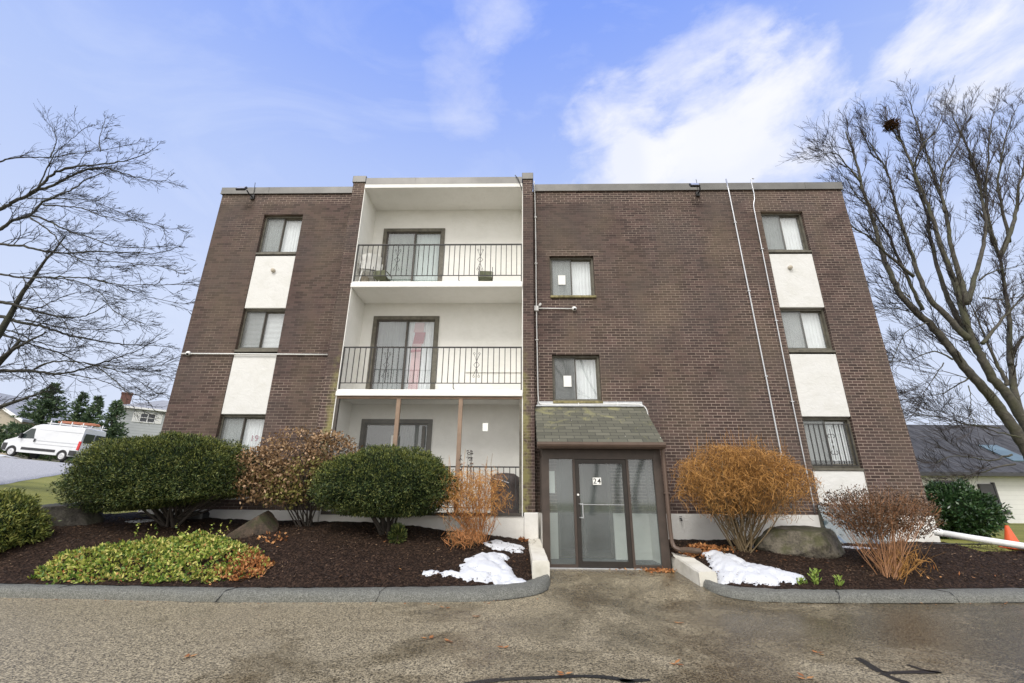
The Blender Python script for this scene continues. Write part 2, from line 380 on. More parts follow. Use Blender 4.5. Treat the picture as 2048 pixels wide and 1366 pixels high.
YEWTIP=island('yew_new_growth',[(.15,(.05,.07,.015)),(.5,(.13,.155,.035)),(.9,(.27,.27,.07))],.5,.25)
YEWY=island('golden_juniper_needles',[(.2,(.03,.05,.012)),(.5,(.12,.15,.03)),(.85,(.32,.31,.08))],.5,.25)
BRLEAF=island('withered_leaves',[(.15,(.08,.045,.02)),(.4,(.24,.145,.07)),(.6,(.47,.31,.18)),(.75,(.3,.18,.085)),(.9,(.5,.4,.22))],.5,.35,transl=.15)
BRLEAF2=island('rusty_leaves',[(.15,(.035,.022,.013)),(.5,(.105,.065,.038)),(.9,(.19,.12,.07))],.5,.3)
ORTWIG=island('orange_twigs',[(.12,(.08,.045,.018)),(.35,(.24,.12,.035)),(.6,(.44,.22,.06)),(.8,(.56,.3,.09)),(.95,(.5,.36,.14))],.6,.25)
ORTWIG2=island('rust_orange_twigs',[(.15,(.2,.1,.03)),(.5,(.48,.22,.06)),(.9,(.58,.35,.12))],.6,.25)
COVER=island('ground_cover_leaves',[(.1,(.04,.085,.018)),(.35,(.14,.24,.04)),(.58,(.4,.45,.08)),(.82,(.72,.62,.22))],.45,.35,transl=.2)
SPROUT=island('sprout_leaves',[(.1,(.1,.2,.03)),(.8,(.36,.45,.1))],.45,.35,transl=.2)
LITTER=island('fallen_leaves',[(.1,(.16,.06,.025)),(.5,(.38,.15,.05)),(.9,(.55,.3,.12))],.6,.3)
CHIPS=island('bark_chips',[(.1,(.012,.008,.006)),(.55,(.045,.028,.02)),(.78,(.14,.085,.05)),(.92,(.42,.3,.18))],.7,.3)
EVG=island('glossy_evergreen_leaves',[(.1,(.01,.028,.01)),(.5,(.025,.065,.02)),(.85,(.075,.13,.045))],.35,.5)
CONI=island('conifer_needles',[(.1,(.035,.06,.036)),(.5,(.075,.12,.06)),(.9,(.16,.21,.1))],.7,.2)
# ------------------------------------------------------------------ terrain
def T(x,y):
    """planting beds and the land behind them"""
    q=-x
    W=.65+.3*clamp(q/3)+.05*(clamp(q,6,13)-6)+.125*(clamp(q,13,30)-13)+.08*(clamp(q,30,60)-30)
    t=clamp((y-7.75)/2.75)
    return .14+(W-.14)*(1-(1-t)**1.8)
def D(x,y): return .22*clamp((y-7.3)/2.1)
def axis(pts):
    out=[]
    for (a,b,s) in pts:
        n=max(1,round((b-a)/s)); out+= [a+(b-a)*i/n for i in range(n)]
    out.append(pts[-1][1]); return out
def gridmesh(xs,ys,fz,keep=None,flip=False):
    mb=MB(); nx=len(xs)
    for y in ys:
        for x in xs: mb.v.append((x,y,fz(x,y)))
    for j in range(len(ys)-1):
        for i in range(nx-1):
            if keep and not keep((xs[i]+xs[i+1])/2,(ys[j]+ys[j+1])/2): continue
            a=j*nx+i; mb.f.append((a,a+1,a+nx+1,a+nx)); mb.m.append(0)
    return mb
STEM2=simple('rust_stems',(.3,.15,.07),.7,0,.35,12)
STEM3=simple('tan_stems',(.42,.18,.06),.7,0,.35,12)
GREYG=simple('grey_green_drape',(.27,.32,.28),.85,0,.2,3)
PLUM=simple('plum_ink',(.3,.16,.19),.7,0,.3,30)
CURTM=simple('pale_green_drape',(.6,.68,.65),.85,0,.06,2)
GREYD=simple('charcoal_drape',(.2,.22,.215),.85,0,.3,1.6)
FLOORD=simple('dark_mat',(.07,.075,.08),.85,0,.3,5)
DOORB=simple('dark_bronze_door',(.03,.025,.021),.42,.3,.15,9)
BROWN2=simple('brown_gutter',(.12,.082,.062),.45,.1,.12,6)
HOSE=simple('ribbed_hose',(.12,.085,.06),.6,0,.2,20)
SILL2=simple('vent_metal',(.5,.45,.36),.6,.1,.15,20)
REDPL=simple('red_plastic',(.5,.03,.02),.4,0,.1,9)
CARD=simple('beige_box',(.52,.46,.38),.7,0,.1,6)
GRILLC=simple('grill_cover',(.055,.035,.033),.45,0,.4,7,.6,14)
DARKGL=simple('dark_window_glass',(.03,.035,.045),.1,0,.2,3)
PLASTIC=glass('crumpled_plastic',(.5,.6,.64),rough=.1,film=(.2,.28,.31),filmamt=.45,gloss=2.)
VANW=simple('white_van_paint',(.62,.63,.64),.28,0,.03,2)
TYRE=simple('tyre_rubber',(.02,.02,.02),.8,0,.2,9)
RIMM=simple('steel_rim',(.6,.6,.6),.35,.6,.1,9)
VGLASS=simple('van_glass',(.025,.035,.035),.08,0,.2,2)
TAIL=simple('red_lamp',(.55,.03,.03),.25)
FIBRE=simple('orange_fibreglass',(.45,.17,.09),.5,0,.15,6)
NEST=island('nest_sticks',[(.1,(.03,.02,.012)),(.9,(.12,.06,.03))],.9,.1)
SIDG=siding('grey_siding',(.46,.48,.49),.28,.62)
SIDW=siding('white_siding',(.74,.74,.72),.2,.86)
SIDB=siding('beige_siding',(.4,.35,.28),.22,.82)
ROOFG=roofmat('grey_roof',(.26,.27,.29),(.36,.37,.39))
ROOFD=roofmat('streaked_dark_roof',(.035,.035,.037),(.13,.13,.135),6)
WHITEP=simple('white_paint',(.78,.78,.77),.5,0,.05,4)
REDBR=simple('red_chimney_brick',(.13,.06,.045),.8,0,.25,12)
SKYL=simple('skylight_glass',(.1,.15,.16),.3,0,.3,1.5)
DOORD=simple('dark_door',(.045,.045,.05),.5,0,.2,4)
LIMBS_WEST= [[0.077,[[-18.96,13.0,10.23],[-18.49,12.97,10.5],[-18.04,12.94,10.76],[-17.58,12.89,11.05],[-17.1,12.84,11.28],[-16.8,12.79,11.54],[-16.52,12.74,11.9],[-16.06,12.68,12.2],[-15.34,12.62,12.3],[-14.35,12.55,12.34],[-13.48,12.49,12.48],[-12.77,12.42,12.85]]],[0.054,[[-17.84,13.4,11.71],[-17.48,13.34,11.87],[-16.98,13.26,11.96],[-16.36,13.16,12.24],[-15.54,13.04,12.51],[-14.8,12.93,12.45],[-13.88,12.8,12.08],[-13.0,12.67,11.76],[-12.08,12.53,11.56]]],[0.065,[[-17.58,12.5,9.29],[-17.12,12.49,9.69],[-16.72,12.47,9.99],[-16.27,12.45,10.16],[-15.94,12.42,10.66],[-15.36,12.39,10.97],[-14.92,12.37,11.24],[-14.65,12.34,11.51],[-13.96,12.3,11.77],[-13.71,12.27,11.99]]],[0.029,[[-15.74,12.3,10.45],[-15.06,12.23,10.35],[-14.19,12.12,10.19],[-13.4,11.99,9.83],[-12.51,11.85,9.59],[-11.56,11.7,9.35],[-10.59,11.54,9.01]]],[0.038,[[-16.61,12.7,10.34],[-16.1,12.62,10.19],[-15.33,12.51,9.83],[-14.42,12.38,9.42],[-13.64,12.24,9.15],[-12.85,12.08,8.79],[-11.97,11.92,8.6],[-10.99,11.75,8.53]]],[0.027,[[-17.7,13.3,11.48],[-16.99,13.27,11.43],[-16.15,13.23,11.41],[-15.19,13.19,11.27],[-14.43,13.14,10.93],[-13.4,13.08,10.49]]],[0.038,[[-20.89,13.8,13.2],[-20.18,13.87,13.59],[-19.83,13.98,13.88],[-19.14,14.11,14.01],[-18.55,14.24,14.16],[-17.62,14.39,14.49],[-17.04,14.55,14.75],[-16.11,14.72,15.2]]],[0.024,[[-18.16,13.8,13.76],[-18.59,14.07,14.87],[-19.51,14.46,15.88]]],[0.024,[[-16.29,13.8,14.0],[-16.8,14.04,14.88],[-17.28,14.38,16.15]]],[0.027,[[-17.34,13.2,11.86],[-17.13,13.1,13.22],[-16.63,12.95,13.63],[-16.0,12.78,14.12],[-15.48,12.59,14.04]]],[0.051,[[-17.16,12.1,8.9],[-16.37,12.11,8.86],[-15.57,12.11,8.78],[-14.82,12.12,8.61],[-14.12,12.13,8.54],[-13.38,12.14,8.61],[-12.16,12.16,8.57],[-11.18,12.17,8.57],[-10.64,12.18,8.83]]],[0.028,[[-15.88,12.2,9.9],[-14.93,12.14,9.31],[-14.27,12.05,8.77],[-13.26,11.95,8.08],[-12.5,11.83,7.89],[-11.87,11.71,7.86]]],[0.02,[[-14.42,12.4,8.68],[-13.71,12.31,8.41],[-12.78,12.18,8.29],[-11.85,12.03,8.12],[-10.92,11.86,7.94],[-10.06,11.68,7.68]]],[0.037,[[-16.06,11.8,7.72],[-15.49,11.75,7.62],[-14.62,11.68,7.48],[-13.77,11.59,7.44],[-12.93,11.5,7.38],[-12.2,11.4,7.26],[-11.36,11.29,7.05],[-10.51,11.18,6.97],[-9.54,11.06,6.93],[-8.87,10.93,6.86]]],[0.022,[[-14.01,11.8,7.53],[-13.24,11.74,7.43],[-12.62,11.65,7.2],[-11.95,11.54,6.82],[-11.41,11.43,6.33],[-10.77,11.3,6.0],[-10.19,11.17,5.82]]],[0.016,[[-12.63,11.8,7.46],[-11.91,12.03,7.31],[-11.35,12.36,7.16],[-10.5,12.74,7.1]]],[0.063,[[-17.02,12.8,7.28],[-16.55,12.84,7.22],[-16.09,12.9,7.14],[-15.61,12.97,7.01],[-15.15,13.05,6.89],[-14.71,13.14,6.82],[-14.2,13.23,6.85],[-13.94,13.32,7.03],[-13.63,13.42,7.4],[-13.23,13.52,7.49]]],[0.024,[[-15.52,12.9,6.98],[-15.29,13.01,7.12],[-15.15,13.17,7.41],[-14.71,13.36,7.79],[-14.43,13.57,7.85]]],[0.066,[[-17.62,13.4,7.04],[-17.12,13.44,6.98],[-16.41,13.49,6.78],[-15.83,13.56,6.7],[-15.38,13.63,6.58],[-14.96,13.71,6.43],[-14.31,13.79,6.32],[-13.85,13.88,6.24],[-13.22,13.97,6.2],[-12.11,14.06,6.16]]],[0.025,[[-16.41,13.6,6.93],[-15.01,13.52,6.61],[-14.0,13.39,6.49],[-13.19,13.25,6.46],[-12.59,13.1,6.55],[-12.07,12.93,6.73]]],[0.051,[[-18.15,14.0,6.65],[-17.52,13.95,6.56],[-16.71,13.87,6.31],[-15.94,13.79,6.07],[-15.19,13.69,5.86],[-14.46,13.58,5.72]]],[0.025,[[-16.19,14.0,6.14],[-15.24,14.02,5.86],[-14.63,14.05,5.59],[-14.15,14.09,5.5],[-13.61,14.13,5.4],[-12.83,14.18,5.42],[-12.14,14.23,5.29],[-11.44,14.28,5.1]]],[0.026,[[-17.79,14.1,6.8],[-17.11,14.13,6.63],[-16.66,14.18,6.42],[-15.94,14.24,6.22],[-15.27,14.31,6.17],[-14.66,14.38,6.27],[-13.95,14.45,6.07],[-13.42,14.53,5.88],[-12.62,14.61,5.94]]],[0.065,[[-16.49,13.0,4.98],[-15.92,13.04,5.02],[-15.03,13.11,5.03],[-14.44,13.19,4.97],[-14.06,13.27,5.01],[-13.7,13.36,5.15],[-13.36,13.46,5.35],[-13.02,13.56,5.55],[-12.52,13.67,5.82],[-12.1,13.78,6.17]]],[0.03,[[-14.6,12.8,4.99],[-14.32,12.86,5.2],[-13.92,12.94,5.29],[-13.5,13.03,5.29],[-13.03,13.14,5.22],[-12.33,13.25,5.22],[-11.47,13.38,5.26],[-11.16,13.5,5.46],[-10.88,13.64,5.67]]],[0.019,[[-12.89,13.0,5.15],[-12.15,12.85,4.72],[-11.37,12.63,4.27],[-10.65,12.37,4.04],[-10.11,12.09,3.75]]],[0.019,[[-13.87,13.2,4.96],[-13.3,13.24,4.86],[-12.87,13.29,4.77],[-12.21,13.36,4.5],[-11.81,13.43,4.36]]],[0.019,[[-12.82,13.1,5.17],[-12.19,13.16,5.0],[-11.72,13.25,4.77],[-11.24,13.36,4.47],[-10.86,13.48,4.37]]],[0.016,[[-16.62,13.4,6.78],[-16.05,13.4,6.08],[-15.96,13.4,5.73],[-15.65,13.41,5.33],[-15.41,13.41,5.03],[-14.99,13.41,4.77]]],[0.016,[[-15.66,12.4,7.89],[-14.95,12.31,7.36],[-14.26,12.19,6.85],[-13.45,12.04,6.3],[-12.81,11.87,5.79],[-12.31,11.69,5.3]]]]
LIMBS_EAST= [[0.249,[[15.87,15.0,1.3],[15.99,15.0,2.33],[15.85,15.0,3.18],[15.66,15.0,3.84],[15.45,15.0,4.53],[15.04,15.0,5.35],[14.75,15.0,5.9],[14.46,14.99,6.65],[14.07,14.99,7.36],[13.81,14.99,7.69],[13.45,14.99,8.36],[13.32,14.99,9.05],[13.23,14.99,9.91],[13.23,14.99,11.18],[13.23,14.99,11.96],[13.21,14.99,13.27],[13.24,14.98,14.65],[13.18,14.98,15.71]]],[0.253,[[16.99,15.7,1.3],[16.99,15.69,2.48],[16.89,15.68,3.78],[16.6,15.67,4.97],[16.3,15.66,5.52],[16.15,15.64,6.22],[16.0,15.62,6.93],[16.0,15.61,7.74],[16.05,15.59,8.78],[16.03,15.57,10.01],[15.98,15.55,10.76],[16.02,15.54,12.32],[15.95,15.52,12.94],[15.89,15.49,14.41],[15.76,15.47,15.65],[15.74,15.45,16.54]]],[0.139,[[15.45,15.2,6.78],[15.01,15.21,7.64],[14.59,15.23,8.47],[14.52,15.26,9.47],[14.53,15.28,10.6],[14.54,15.31,11.77],[14.54,15.33,12.19],[14.68,15.36,13.65],[14.63,15.39,14.52],[14.38,15.43,14.94],[14.29,15.46,16.06]]],[0.138,[[16.63,16.2,6.86],[16.34,16.21,8.12],[16.26,16.24,9.08],[16.29,16.26,10.0],[16.43,16.29,11.6],[16.68,16.32,12.88],[16.71,16.35,14.63],[17.35,16.38,15.65],[17.84,16.42,16.72]]],[0.127,[[16.12,15.5,8.24],[16.25,15.5,9.67],[16.37,15.51,11.11],[16.6,15.51,12.3],[16.61,15.52,13.95],[16.71,15.52,15.88],[16.74,15.53,17.96]]],[0.122,[[16.75,16.0,8.61],[17.35,15.99,9.7],[17.95,15.98,10.77],[18.46,15.97,11.95],[18.59,15.95,12.6],[18.83,15.94,14.27],[18.89,15.92,15.22],[18.79,15.9,16.73],[18.75,15.88,17.45]]],[0.22,[[18.59,16.8,1.3],[18.45,16.81,2.44],[18.2,16.83,3.64],[18.07,16.85,4.78],[18.47,16.88,6.6],[19.05,16.9,8.41],[19.4,16.93,9.95],[19.67,16.95,11.09],[19.57,16.98,11.77],[19.72,17.01,12.56],[19.65,17.05,13.37]]],[0.133,[[19.61,16.9,11.06],[20.41,16.91,12.14],[21.03,16.91,13.27],[21.61,16.92,14.54],[22.2,16.93,15.56],[22.89,16.94,17.15]]],[0.087,[[16.09,15.4,6.72],[16.95,15.54,7.43],[17.88,15.74,8.13],[18.87,15.98,8.88],[19.94,16.24,9.6]]],[0.103,[[18.31,16.8,6.37],[18.84,16.98,6.99],[19.72,17.25,7.66],[21.12,17.57,8.68]]],[0.091,[[17.59,16.5,5.49],[17.58,16.5,5.81],[17.46,16.51,6.97],[17.4,16.51,7.96],[17.37,16.51,8.69],[17.54,16.52,9.29]]],[0.04,[[13.93,14.4,5.83],[13.41,14.36,6.09],[12.49,14.29,5.8],[11.74,14.21,5.69]]],[0.024,[[14.42,14.6,5.24],[13.76,14.65,5.49],[13.09,14.73,5.69],[12.47,14.82,5.9]]],[0.035,[[15.41,15.6,5.51],[14.39,15.56,5.0],[13.61,15.51,4.87],[12.81,15.45,4.7]]],[0.035,[[14.78,14.5,3.65],[13.69,14.32,3.73],[12.67,14.06,3.89],[11.71,13.76,3.94]]],[0.036,[[14.18,15.4,7.86],[13.39,15.23,7.95],[12.32,14.97,7.84]]],[0.034,[[13.1,14.3,7.97],[12.88,14.58,8.54],[12.49,14.99,8.95]]],[0.083,[[14.78,15.8,8.16],[14.53,15.72,9.35],[14.27,15.6,10.41],[14.09,15.47,11.1],[13.63,15.31,12.11],[13.04,15.15,12.69],[12.61,14.98,13.54],[12.05,14.79,14.22]]],[0.07,[[13.62,14.5,8.87],[12.85,14.34,9.61],[12.16,14.1,10.17],[11.36,13.81,10.59],[10.97,13.5,11.47]]],[0.093,[[19.69,17.0,11.03],[19.83,17.03,12.51],[20.2,17.08,14.09],[20.88,17.14,15.76],[21.81,17.21,17.97],[22.82,17.28,19.77]]],[0.086,[[19.93,17.2,12.81],[20.22,17.12,14.92],[20.08,17.0,15.85],[20.02,16.87,17.12],[19.67,16.72,18.64]]],[0.096,[[20.68,17.3,11.93],[21.02,17.31,13.85],[21.22,17.32,14.86],[21.93,17.34,16.44],[23.15,17.36,18.67],[23.81,17.38,19.5]]],[0.067,[[16.21,15.2,12.0],[16.42,15.19,13.22],[16.82,15.17,14.12],[17.54,15.16,15.04],[18.52,15.14,16.79]]],[0.061,[[15.87,15.4,14.32],[16.35,15.32,15.2],[17.12,15.2,16.06],[17.62,15.05,17.13]]],[0.041,[[15.47,15.2,15.4],[15.72,15.64,16.52],[16.27,16.29,18.02]]],[0.048,[[13.04,14.8,13.12],[12.57,14.64,13.71],[12.01,14.4,14.15],[11.04,14.13,13.73]]],[0.03,[[13.34,15.1,14.75],[12.74,15.02,14.98],[12.12,14.91,14.88]]],[0.04,[[14.54,15.3,14.44],[14.0,15.03,15.46],[13.6,14.65,15.57]]],[0.049,[[17.75,16.3,9.63],[18.49,16.37,10.05],[19.33,16.47,10.26],[20.24,16.59,10.56]]],[0.047,[[17.42,16.1,8.79],[17.95,15.9,8.63],[18.4,15.61,8.64]]],[0.029,[[13.61,14.5,7.16],[12.64,14.37,6.73],[11.76,14.18,5.65]]],[0.024,[[13.61,14.4,5.72],[13.09,14.62,5.01],[12.8,14.94,4.45]]],[0.037,[[14.35,14.0,2.79],[13.57,13.94,2.61],[12.89,13.84,2.71],[12.36,13.73,2.71],[11.76,13.61,2.51]]],[0.036,[[14.15,13.8,2.51],[13.54,13.82,2.39],[12.9,13.85,2.21],[12.47,13.89,2.2],[11.93,13.93,2.05]]],[0.034,[[15.02,14.2,3.32],[14.62,14.31,3.44],[14.1,14.47,3.68],[13.51,14.66,3.85],[13.21,14.87,4.05],[12.51,15.09,4.14]]],[0.02,[[13.95,14.2,4.91],[13.69,13.99,4.42],[13.24,13.68,3.98],[12.91,13.32,3.51]]]]
# ------------------------------------------------------------------ kerb lines and terrain sheets
KL=[(-14,7.65),(-7.96,7.6),(-5.99,7.57),(-4.5,7.51),(-2.59,7.64),(-.66,7.93),(-.04,8.3),(.13,8.56),(.3,8.75)]
KLB=[(-14,7.35),(-7.58,7.31),(-6.85,7.32),(-4.28,7.22),(-2.47,7.33),(-.61,7.42),(-.03,7.65),(.27,7.83),(.42,8.11),(.47,8.42),(.47,8.64)]
KR=[(3.16,8.58),(3.2,8.4),(3.32,8.24),(3.54,8.05),(4.27,7.96),(5.86,8.07),(8.06,8.37),(14,9.05)]
KRB=[(2.93,8.36),(2.94,8.1),(2.98,7.95),(3.1,7.77),(3.38,7.63),(4.04,7.59),(5.5,7.63),(7.38,7.75),(14,8.2)]
def interp(L,x):
    if x<=L[0][0]: return L[0][1]
    for (a,b),(c,d) in zip(L,L[1:]):
        if x<=c: return b+(d-b)*(x-a)/(c-a)
    return L[-1][1]
def yk(x):
    if x<1.5: return interp(KL,x)
    return 9.3 if x<3.12 else interp(KR,x)
def T(x,y):
    q=-x
    W=.65+.3*clamp(q/3)+.05*(clamp(q,6,13)-6)+.125*(clamp(q,13,30)-13)+.08*(clamp(q,30,60)-30)
    k=min(yk(x),8.6) if x<3.12 else yk(x)
    t=clamp((y-k)/(10.5-k))
    return .14+(W-.14)*(1-(1-t)**1.8)
def resample(P,n):
    P=[Vector((*p,0)) for p in P]; L=[0]
    for a,b in zip(P,P[1:]): L.append(L[-1]+(b-a).length)
    out=[]; k=0
    for i in range(n):
        s=L[-1]*i/(n-1)
        while k<len(P)-2 and L[k+1]<s: k+=1
        out.append(P[k].lerp(P[k+1],(s-L[k])/(L[k+1]-L[k])))
    return out
def smoothline(P,it=2):
    for _ in range(it):
        Q=[P[0]]
        for a,b in zip(P,P[1:]): Q+= [tuple(a[i]*.75+b[i]*.25 for i in range(len(a))),tuple(a[i]*.25+b[i]*.75 for i in range(len(a)))]
        P=Q+[P[-1]]
    return P
def kerb(name,bot,top,label):
    n=260; A=resample(smoothline(bot),n); B=resample(smoothline(top),n); mb=MB()
    prof=[(0,-.02,0),(0,.02,.02),(.06,.5,.0),(.2,.85,0),(.45,.98,0),(.75,1.0,0),(1.0,.97,0),(1.06,.3,0)]
    for a,b in zip(A,B):
        z0=D(a.x,a.y)
        for (s,h,_) in prof:
            p=a.lerp(b,s); w=.02*fbm(a.x*3,a.y*3,s*2)+.008*fbm(a.x*17,a.y*17,s*9)
            mb.v.append((p.x,p.y-w*(1 if s<.3 else 0),z0*(1-min(s,1))+ (.15 if s>=0 else 0)*h*(1-0*z0) + (w*.5 if h>.4 else 0)))
    m=len(prof)
    for i in range(n-1):
        for j in range(m-1):
            q=i*m+j; mb.f.append((q,q+m,q+m+1,q+1)); mb.m.append(0)
    for i in (0,n-1): mb.f.append(tuple(i*m+j for j in range(m))); mb.m.append(0)
    return tag(mb.build(name,KERBM,smooth=True),label,kind='structure')
kerb('kerb',KLB,KL,'rounded grey asphalt kerb along the left planting bed')
kerb('kerb',KRB,KR,'rounded grey asphalt kerb along the right planting bed')
xs=axis([(-80,-12,4),(-12,12,.5),(12,80,4)]); ys=axis([(-50,-2,3),(-2,9.47,.33)])
tag(gridmesh(xs,ys,lambda x,y:D(x,y),lambda x,y:y<8.1 or -.4<x<3.4).build('driveway',ASPH,smooth=True,fix=False),kind='structure')
xs=axis([(-700,-70,30),(-70,-14,2),(-14,14,.5),(14,70,4),(70,700,30)]); ys=axis([(9.6,14,.4),(14,60,2),(60,1000,40)])
tag(gridmesh(xs,ys,lambda x,y:T(x,y)-.01+.02*fbm(x,y),lambda x,y:not(-8.2<x<8.5 and y<22)).build('lawn',LAWN,smooth=True,fix=False),kind='structure')
# the ground under and behind everything
tag(gridmesh(axis([(-900,900,100)]),axis([(-400,1000,100)]),lambda x,y:-.6).build('ground',LAWN,fix=False),kind='structure')
def bed(name,x0,x1,y1,step=.055,lim=None):
    nx=int((x1-x0)/step); ny=56; mb=MB()
    for j in range(ny+1):
        for i in range(nx+1):
            x=x0+(x1-x0)*i/nx; a=yk(x)-.01; b=y1(x); y=a+(b-a)*j/ny
            z=T(x,y)+.012+(.022*fbm(x*2.2,y*2.2)+.016*fbm(x*9,y*9,3))*clamp(j/4+.2)
            mb.v.append((x,y,z))
    for j in range(ny):
        for i in range(nx):
            q=j*(nx+1)+i; mb.f.append((q,q+1,q+nx+2,q+nx+1)); mb.m.append(0)
    return tag(mb.build(name,MULCH,smooth=True,fix=False),kind='structure')
bed('planting_bed',-13.5,.3,lambda x:10.62 if x>-8.6 else 9.9+.25*math.sin(x*2))
bed('planting_bed',2.78,13.5,lambda x:10.62 if x<8.7 else 9.75+.1*math.sin(x*2))
def inpoly(x,y,P):
    c=False; n=len(P)
    for i in range(n):
        x1,y1=P[i][:2]; x2,y2=P[i-1][:2]
        if (y1>y)!=(y2>y) and x<(x2-x1)*(y-y1)/(y2-y1)+x1: c=not c
    return c
def pdist(x,y,P):
    d=1e9
    for i in range(len(P)):
        x1,y1=P[i][:2]; x2,y2=P[i-1][:2]; dx=x2-x1; dy=y2-y1
        t=clamp(((x-x1)*dx+(y-y1)*dy)/(dx*dx+dy*dy+1e-12)); e=math.hypot(x-x1-t*dx,y-y1-t*dy)
        if e<d: d=e
    return d if inpoly(x,y,P) else -d
# pale lot with the van
lot=[(-16.6,14.8),(-21.8,21.9),(-30,33),(-33,37.5),(-75,37.5),(-75,9),(-14.,11.3)]
LE=[(9.6,-13.3),(14.8,-16.6),(21.9,-21.8),(33,-30),(37.5,-33.)]
mb=MB(); ny,nx=50,60
for j in range(ny+1):
    y=9.6+27.9*j/ny; xe=interp(LE,y)+.12*fbm(y*.8,1)
    for i in range(nx+1):
        x=xe-(75+xe)*(i/nx)**1.5; mb.v.append((x,y,T(x,y)+(.045 if i else .0)))
for j in range(ny):
    for i in range(nx):
        q=j*(nx+1)+i; mb.f.append((q,q+nx+1,q+nx+2,q+1)); mb.m.append(0)
tag(mb.build('parking_lot',LOT,smooth=True),kind='structure')
def snow(poly,h,label,seed,step=.03,base=T,feather=.16):
    x0=min(p[0] for p in poly)-.1; x1=max(p[0] for p in poly)+.1; y0=min(p[1] for p in poly)-.1; y1=max(p[1] for p in poly)+.1
    nx=int((x1-x0)/step)+1; ny=int((y1-y0)/step)+1; mb=MB(); idx={}
    for j in range(ny+1):
        for i in range(nx+1):
            x=x0+i*step; y=y0+j*step
            d=pdist(x,y,poly)+.07*fbm(x*3.5+seed,y*3.5)+.05*fbm(x*11,y*11+seed)-.03; d=min(d,.12+.22*fbm(x*5+9,y*5+seed)) if d<.3 else d
            if d>-.06:
                z=base(x,y)+.012+(-.04 if d<0 else 0)+h*(1-math.exp(-max(d,0)/feather*1.4))*(1+.25*fbm(x*3,y*3+seed))+min(d,0)*.6+.012
                idx[(i,j)]=len(mb.v); mb.v.append((x,y,z))
    for j in range(ny):
        for i in range(nx):
            k=[(i,j),(i+1,j),(i+1,j+1),(i,j+1)]
            if all(q in idx for q in k): mb.f.append(tuple(idx[q] for q in k)); mb.m.append(0)
    return tag(mb.build('snow_patch',SNOW,smooth=True,fix=False),label,'snow','melting snow patches on the beds')
snow([(-1.58,8.13),(-1.34,8.22),(-1.02,8.22),(-1.1,8.45),(-.88,8.82),(-.41,9.09),(-.18,8.98),(-.3,8.75),(-.1,8.6),(0,8.35),(.14,8.2),(-.04,8.07),(-.35,7.98),(-.76,8.0),(-1.25,8.05)],.085,'biggest snow patch left of the entrance, beside the kerb',1)
snow([(-.85,9.38),(-.7,9.6),(-.54,9.84),(-.3,9.75),(0,9.62),(.06,9.3),(-.3,9.2),(-.6,9.24)],.05,'smaller broken snow patch behind the big one, near the orange twiggy bush',2)
snow([(3.3,9.3),(3.55,9.4),(3.85,9.22),(3.95,8.76),(4.35,8.56),(4.6,8.27),(4.35,8.08),(3.91,8.04),(3.5,8.12),(3.25,8.32),(3.2,8.5),(3.24,8.8)],.085,'large white snow patch right of the entrance, by the whitewashed block',3)
snow([(-8.1,9.45),(-7.8,9.75),(-7.3,9.9),(-7.35,9.7),(-7.8,9.5)],.02,'thin snow streak under the big clipped yew',4)
snow([(4.25,9.75),(4.6,9.95),(4.65,9.8),(4.4,9.66)],.03,'tiny snow patch behind the right boulder',5)
snow([(5.9,9.75),(6.3,9.85),(7.0,9.7),(6.6,9.6)],.03,'narrow snow strip below the plastic covered basement window',7)
snow([(-36.,33.2),(-38,34.),(-42,34.),(-42,32.)],.22,'low snow bank at the edge of the pale lot, in front of the van',6,.25,lambda x,y:T(x,y)+.06,.8)
# tar joints in the asphalt
mb=MB()
def strip(mb,P,w,z=.004):
    P=smoothline([(x,y) for x,y in P])
    for (a,b),(c,d) in zip(P,P[1:]):
        l=math.hypot(c-a,d-b); nx=-(d-b)/l; ny=(c-a)/l
        w0=w*(1+.45*fbm(a*5,b*5)); w1=w*(1+.45*fbm(c*5,d*5))
        mb.face([(a-nx*w0,b-ny*w0,D(a,b)+z),(a+nx*w0,b+ny*w0,D(a,b)+z),(c+nx*w1,d+ny*w1,D(c,d)+z),(c-nx*w1,d-ny*w1,D(c,d)+z)])
strip(mb,[(-0.46,4.37),(-0.14,4.49),(0.23,4.54),(0.49,4.59),(0.74,4.57),(0.92,4.46)],0.035)
strip(mb,[(0.81,4.49),(1.06,4.52)],0.03)
strip(mb,[(3.22,5.20),(3.18,4.97),(3.14,4.77),(3.32,4.81),(3.69,4.84)],0.035)
strip(mb,[(3.55,5.02),(3.58,4.86),(3.68,4.81)],0.02)
strip(mb,[(3.14,4.77),(3.16,4.61),(3.20,4.50)],0.04)
for L_ in (KLB[:-2],KRB[2:]):
    Q=smoothline([(x,y-.012) for x,y in L_],3)
    for (a,b),(c,d) in zip(Q,Q[1:]):
        w0=.012*(1+1.2*fbm(a*2,b)); w1=.012*(1+1.2*fbm(c*2,d))
        if w0>.004 and w1>.004: mb.face([(a,b-w0,D(a,b)+.004),(a,b+.03,D(a,b)+.004),(c,d+.03,D(c,d)+.004),(c,d-w1,D(c,d)+.004)])
def kcrack(x,dx,w=.009):
    P=[]
    for k in range(9):
        s=k/8; xx=x+dx*s+.025*fbm(x+s*5,3,s*7); yb=interp(KLB[:8] if x<1.5 else KRB[3:],xx); yt=interp(KL if x<1.5 else KR,xx)
        h=(0,.5,.85,.93,.99,1,1,1,.98)[k]; yy=(0,.06,.2,.35,.5,.65,.78,.9,1)[k]
        P.append((xx,yb+(yt-yb)*yy,D(xx,yb)*(1-yy)+.15*h+.006))
    mb.tube(P,[w*(.5+.8*abs(fbm(k*1.3,x))) for k in range(9)],4)
for x,dx in ((-4.35,.22),(-.25,-.05),(-6.9,.3),(-2.1,.1),(4.6,.25),(6.4,-.2)): kcrack(x,dx,.006)
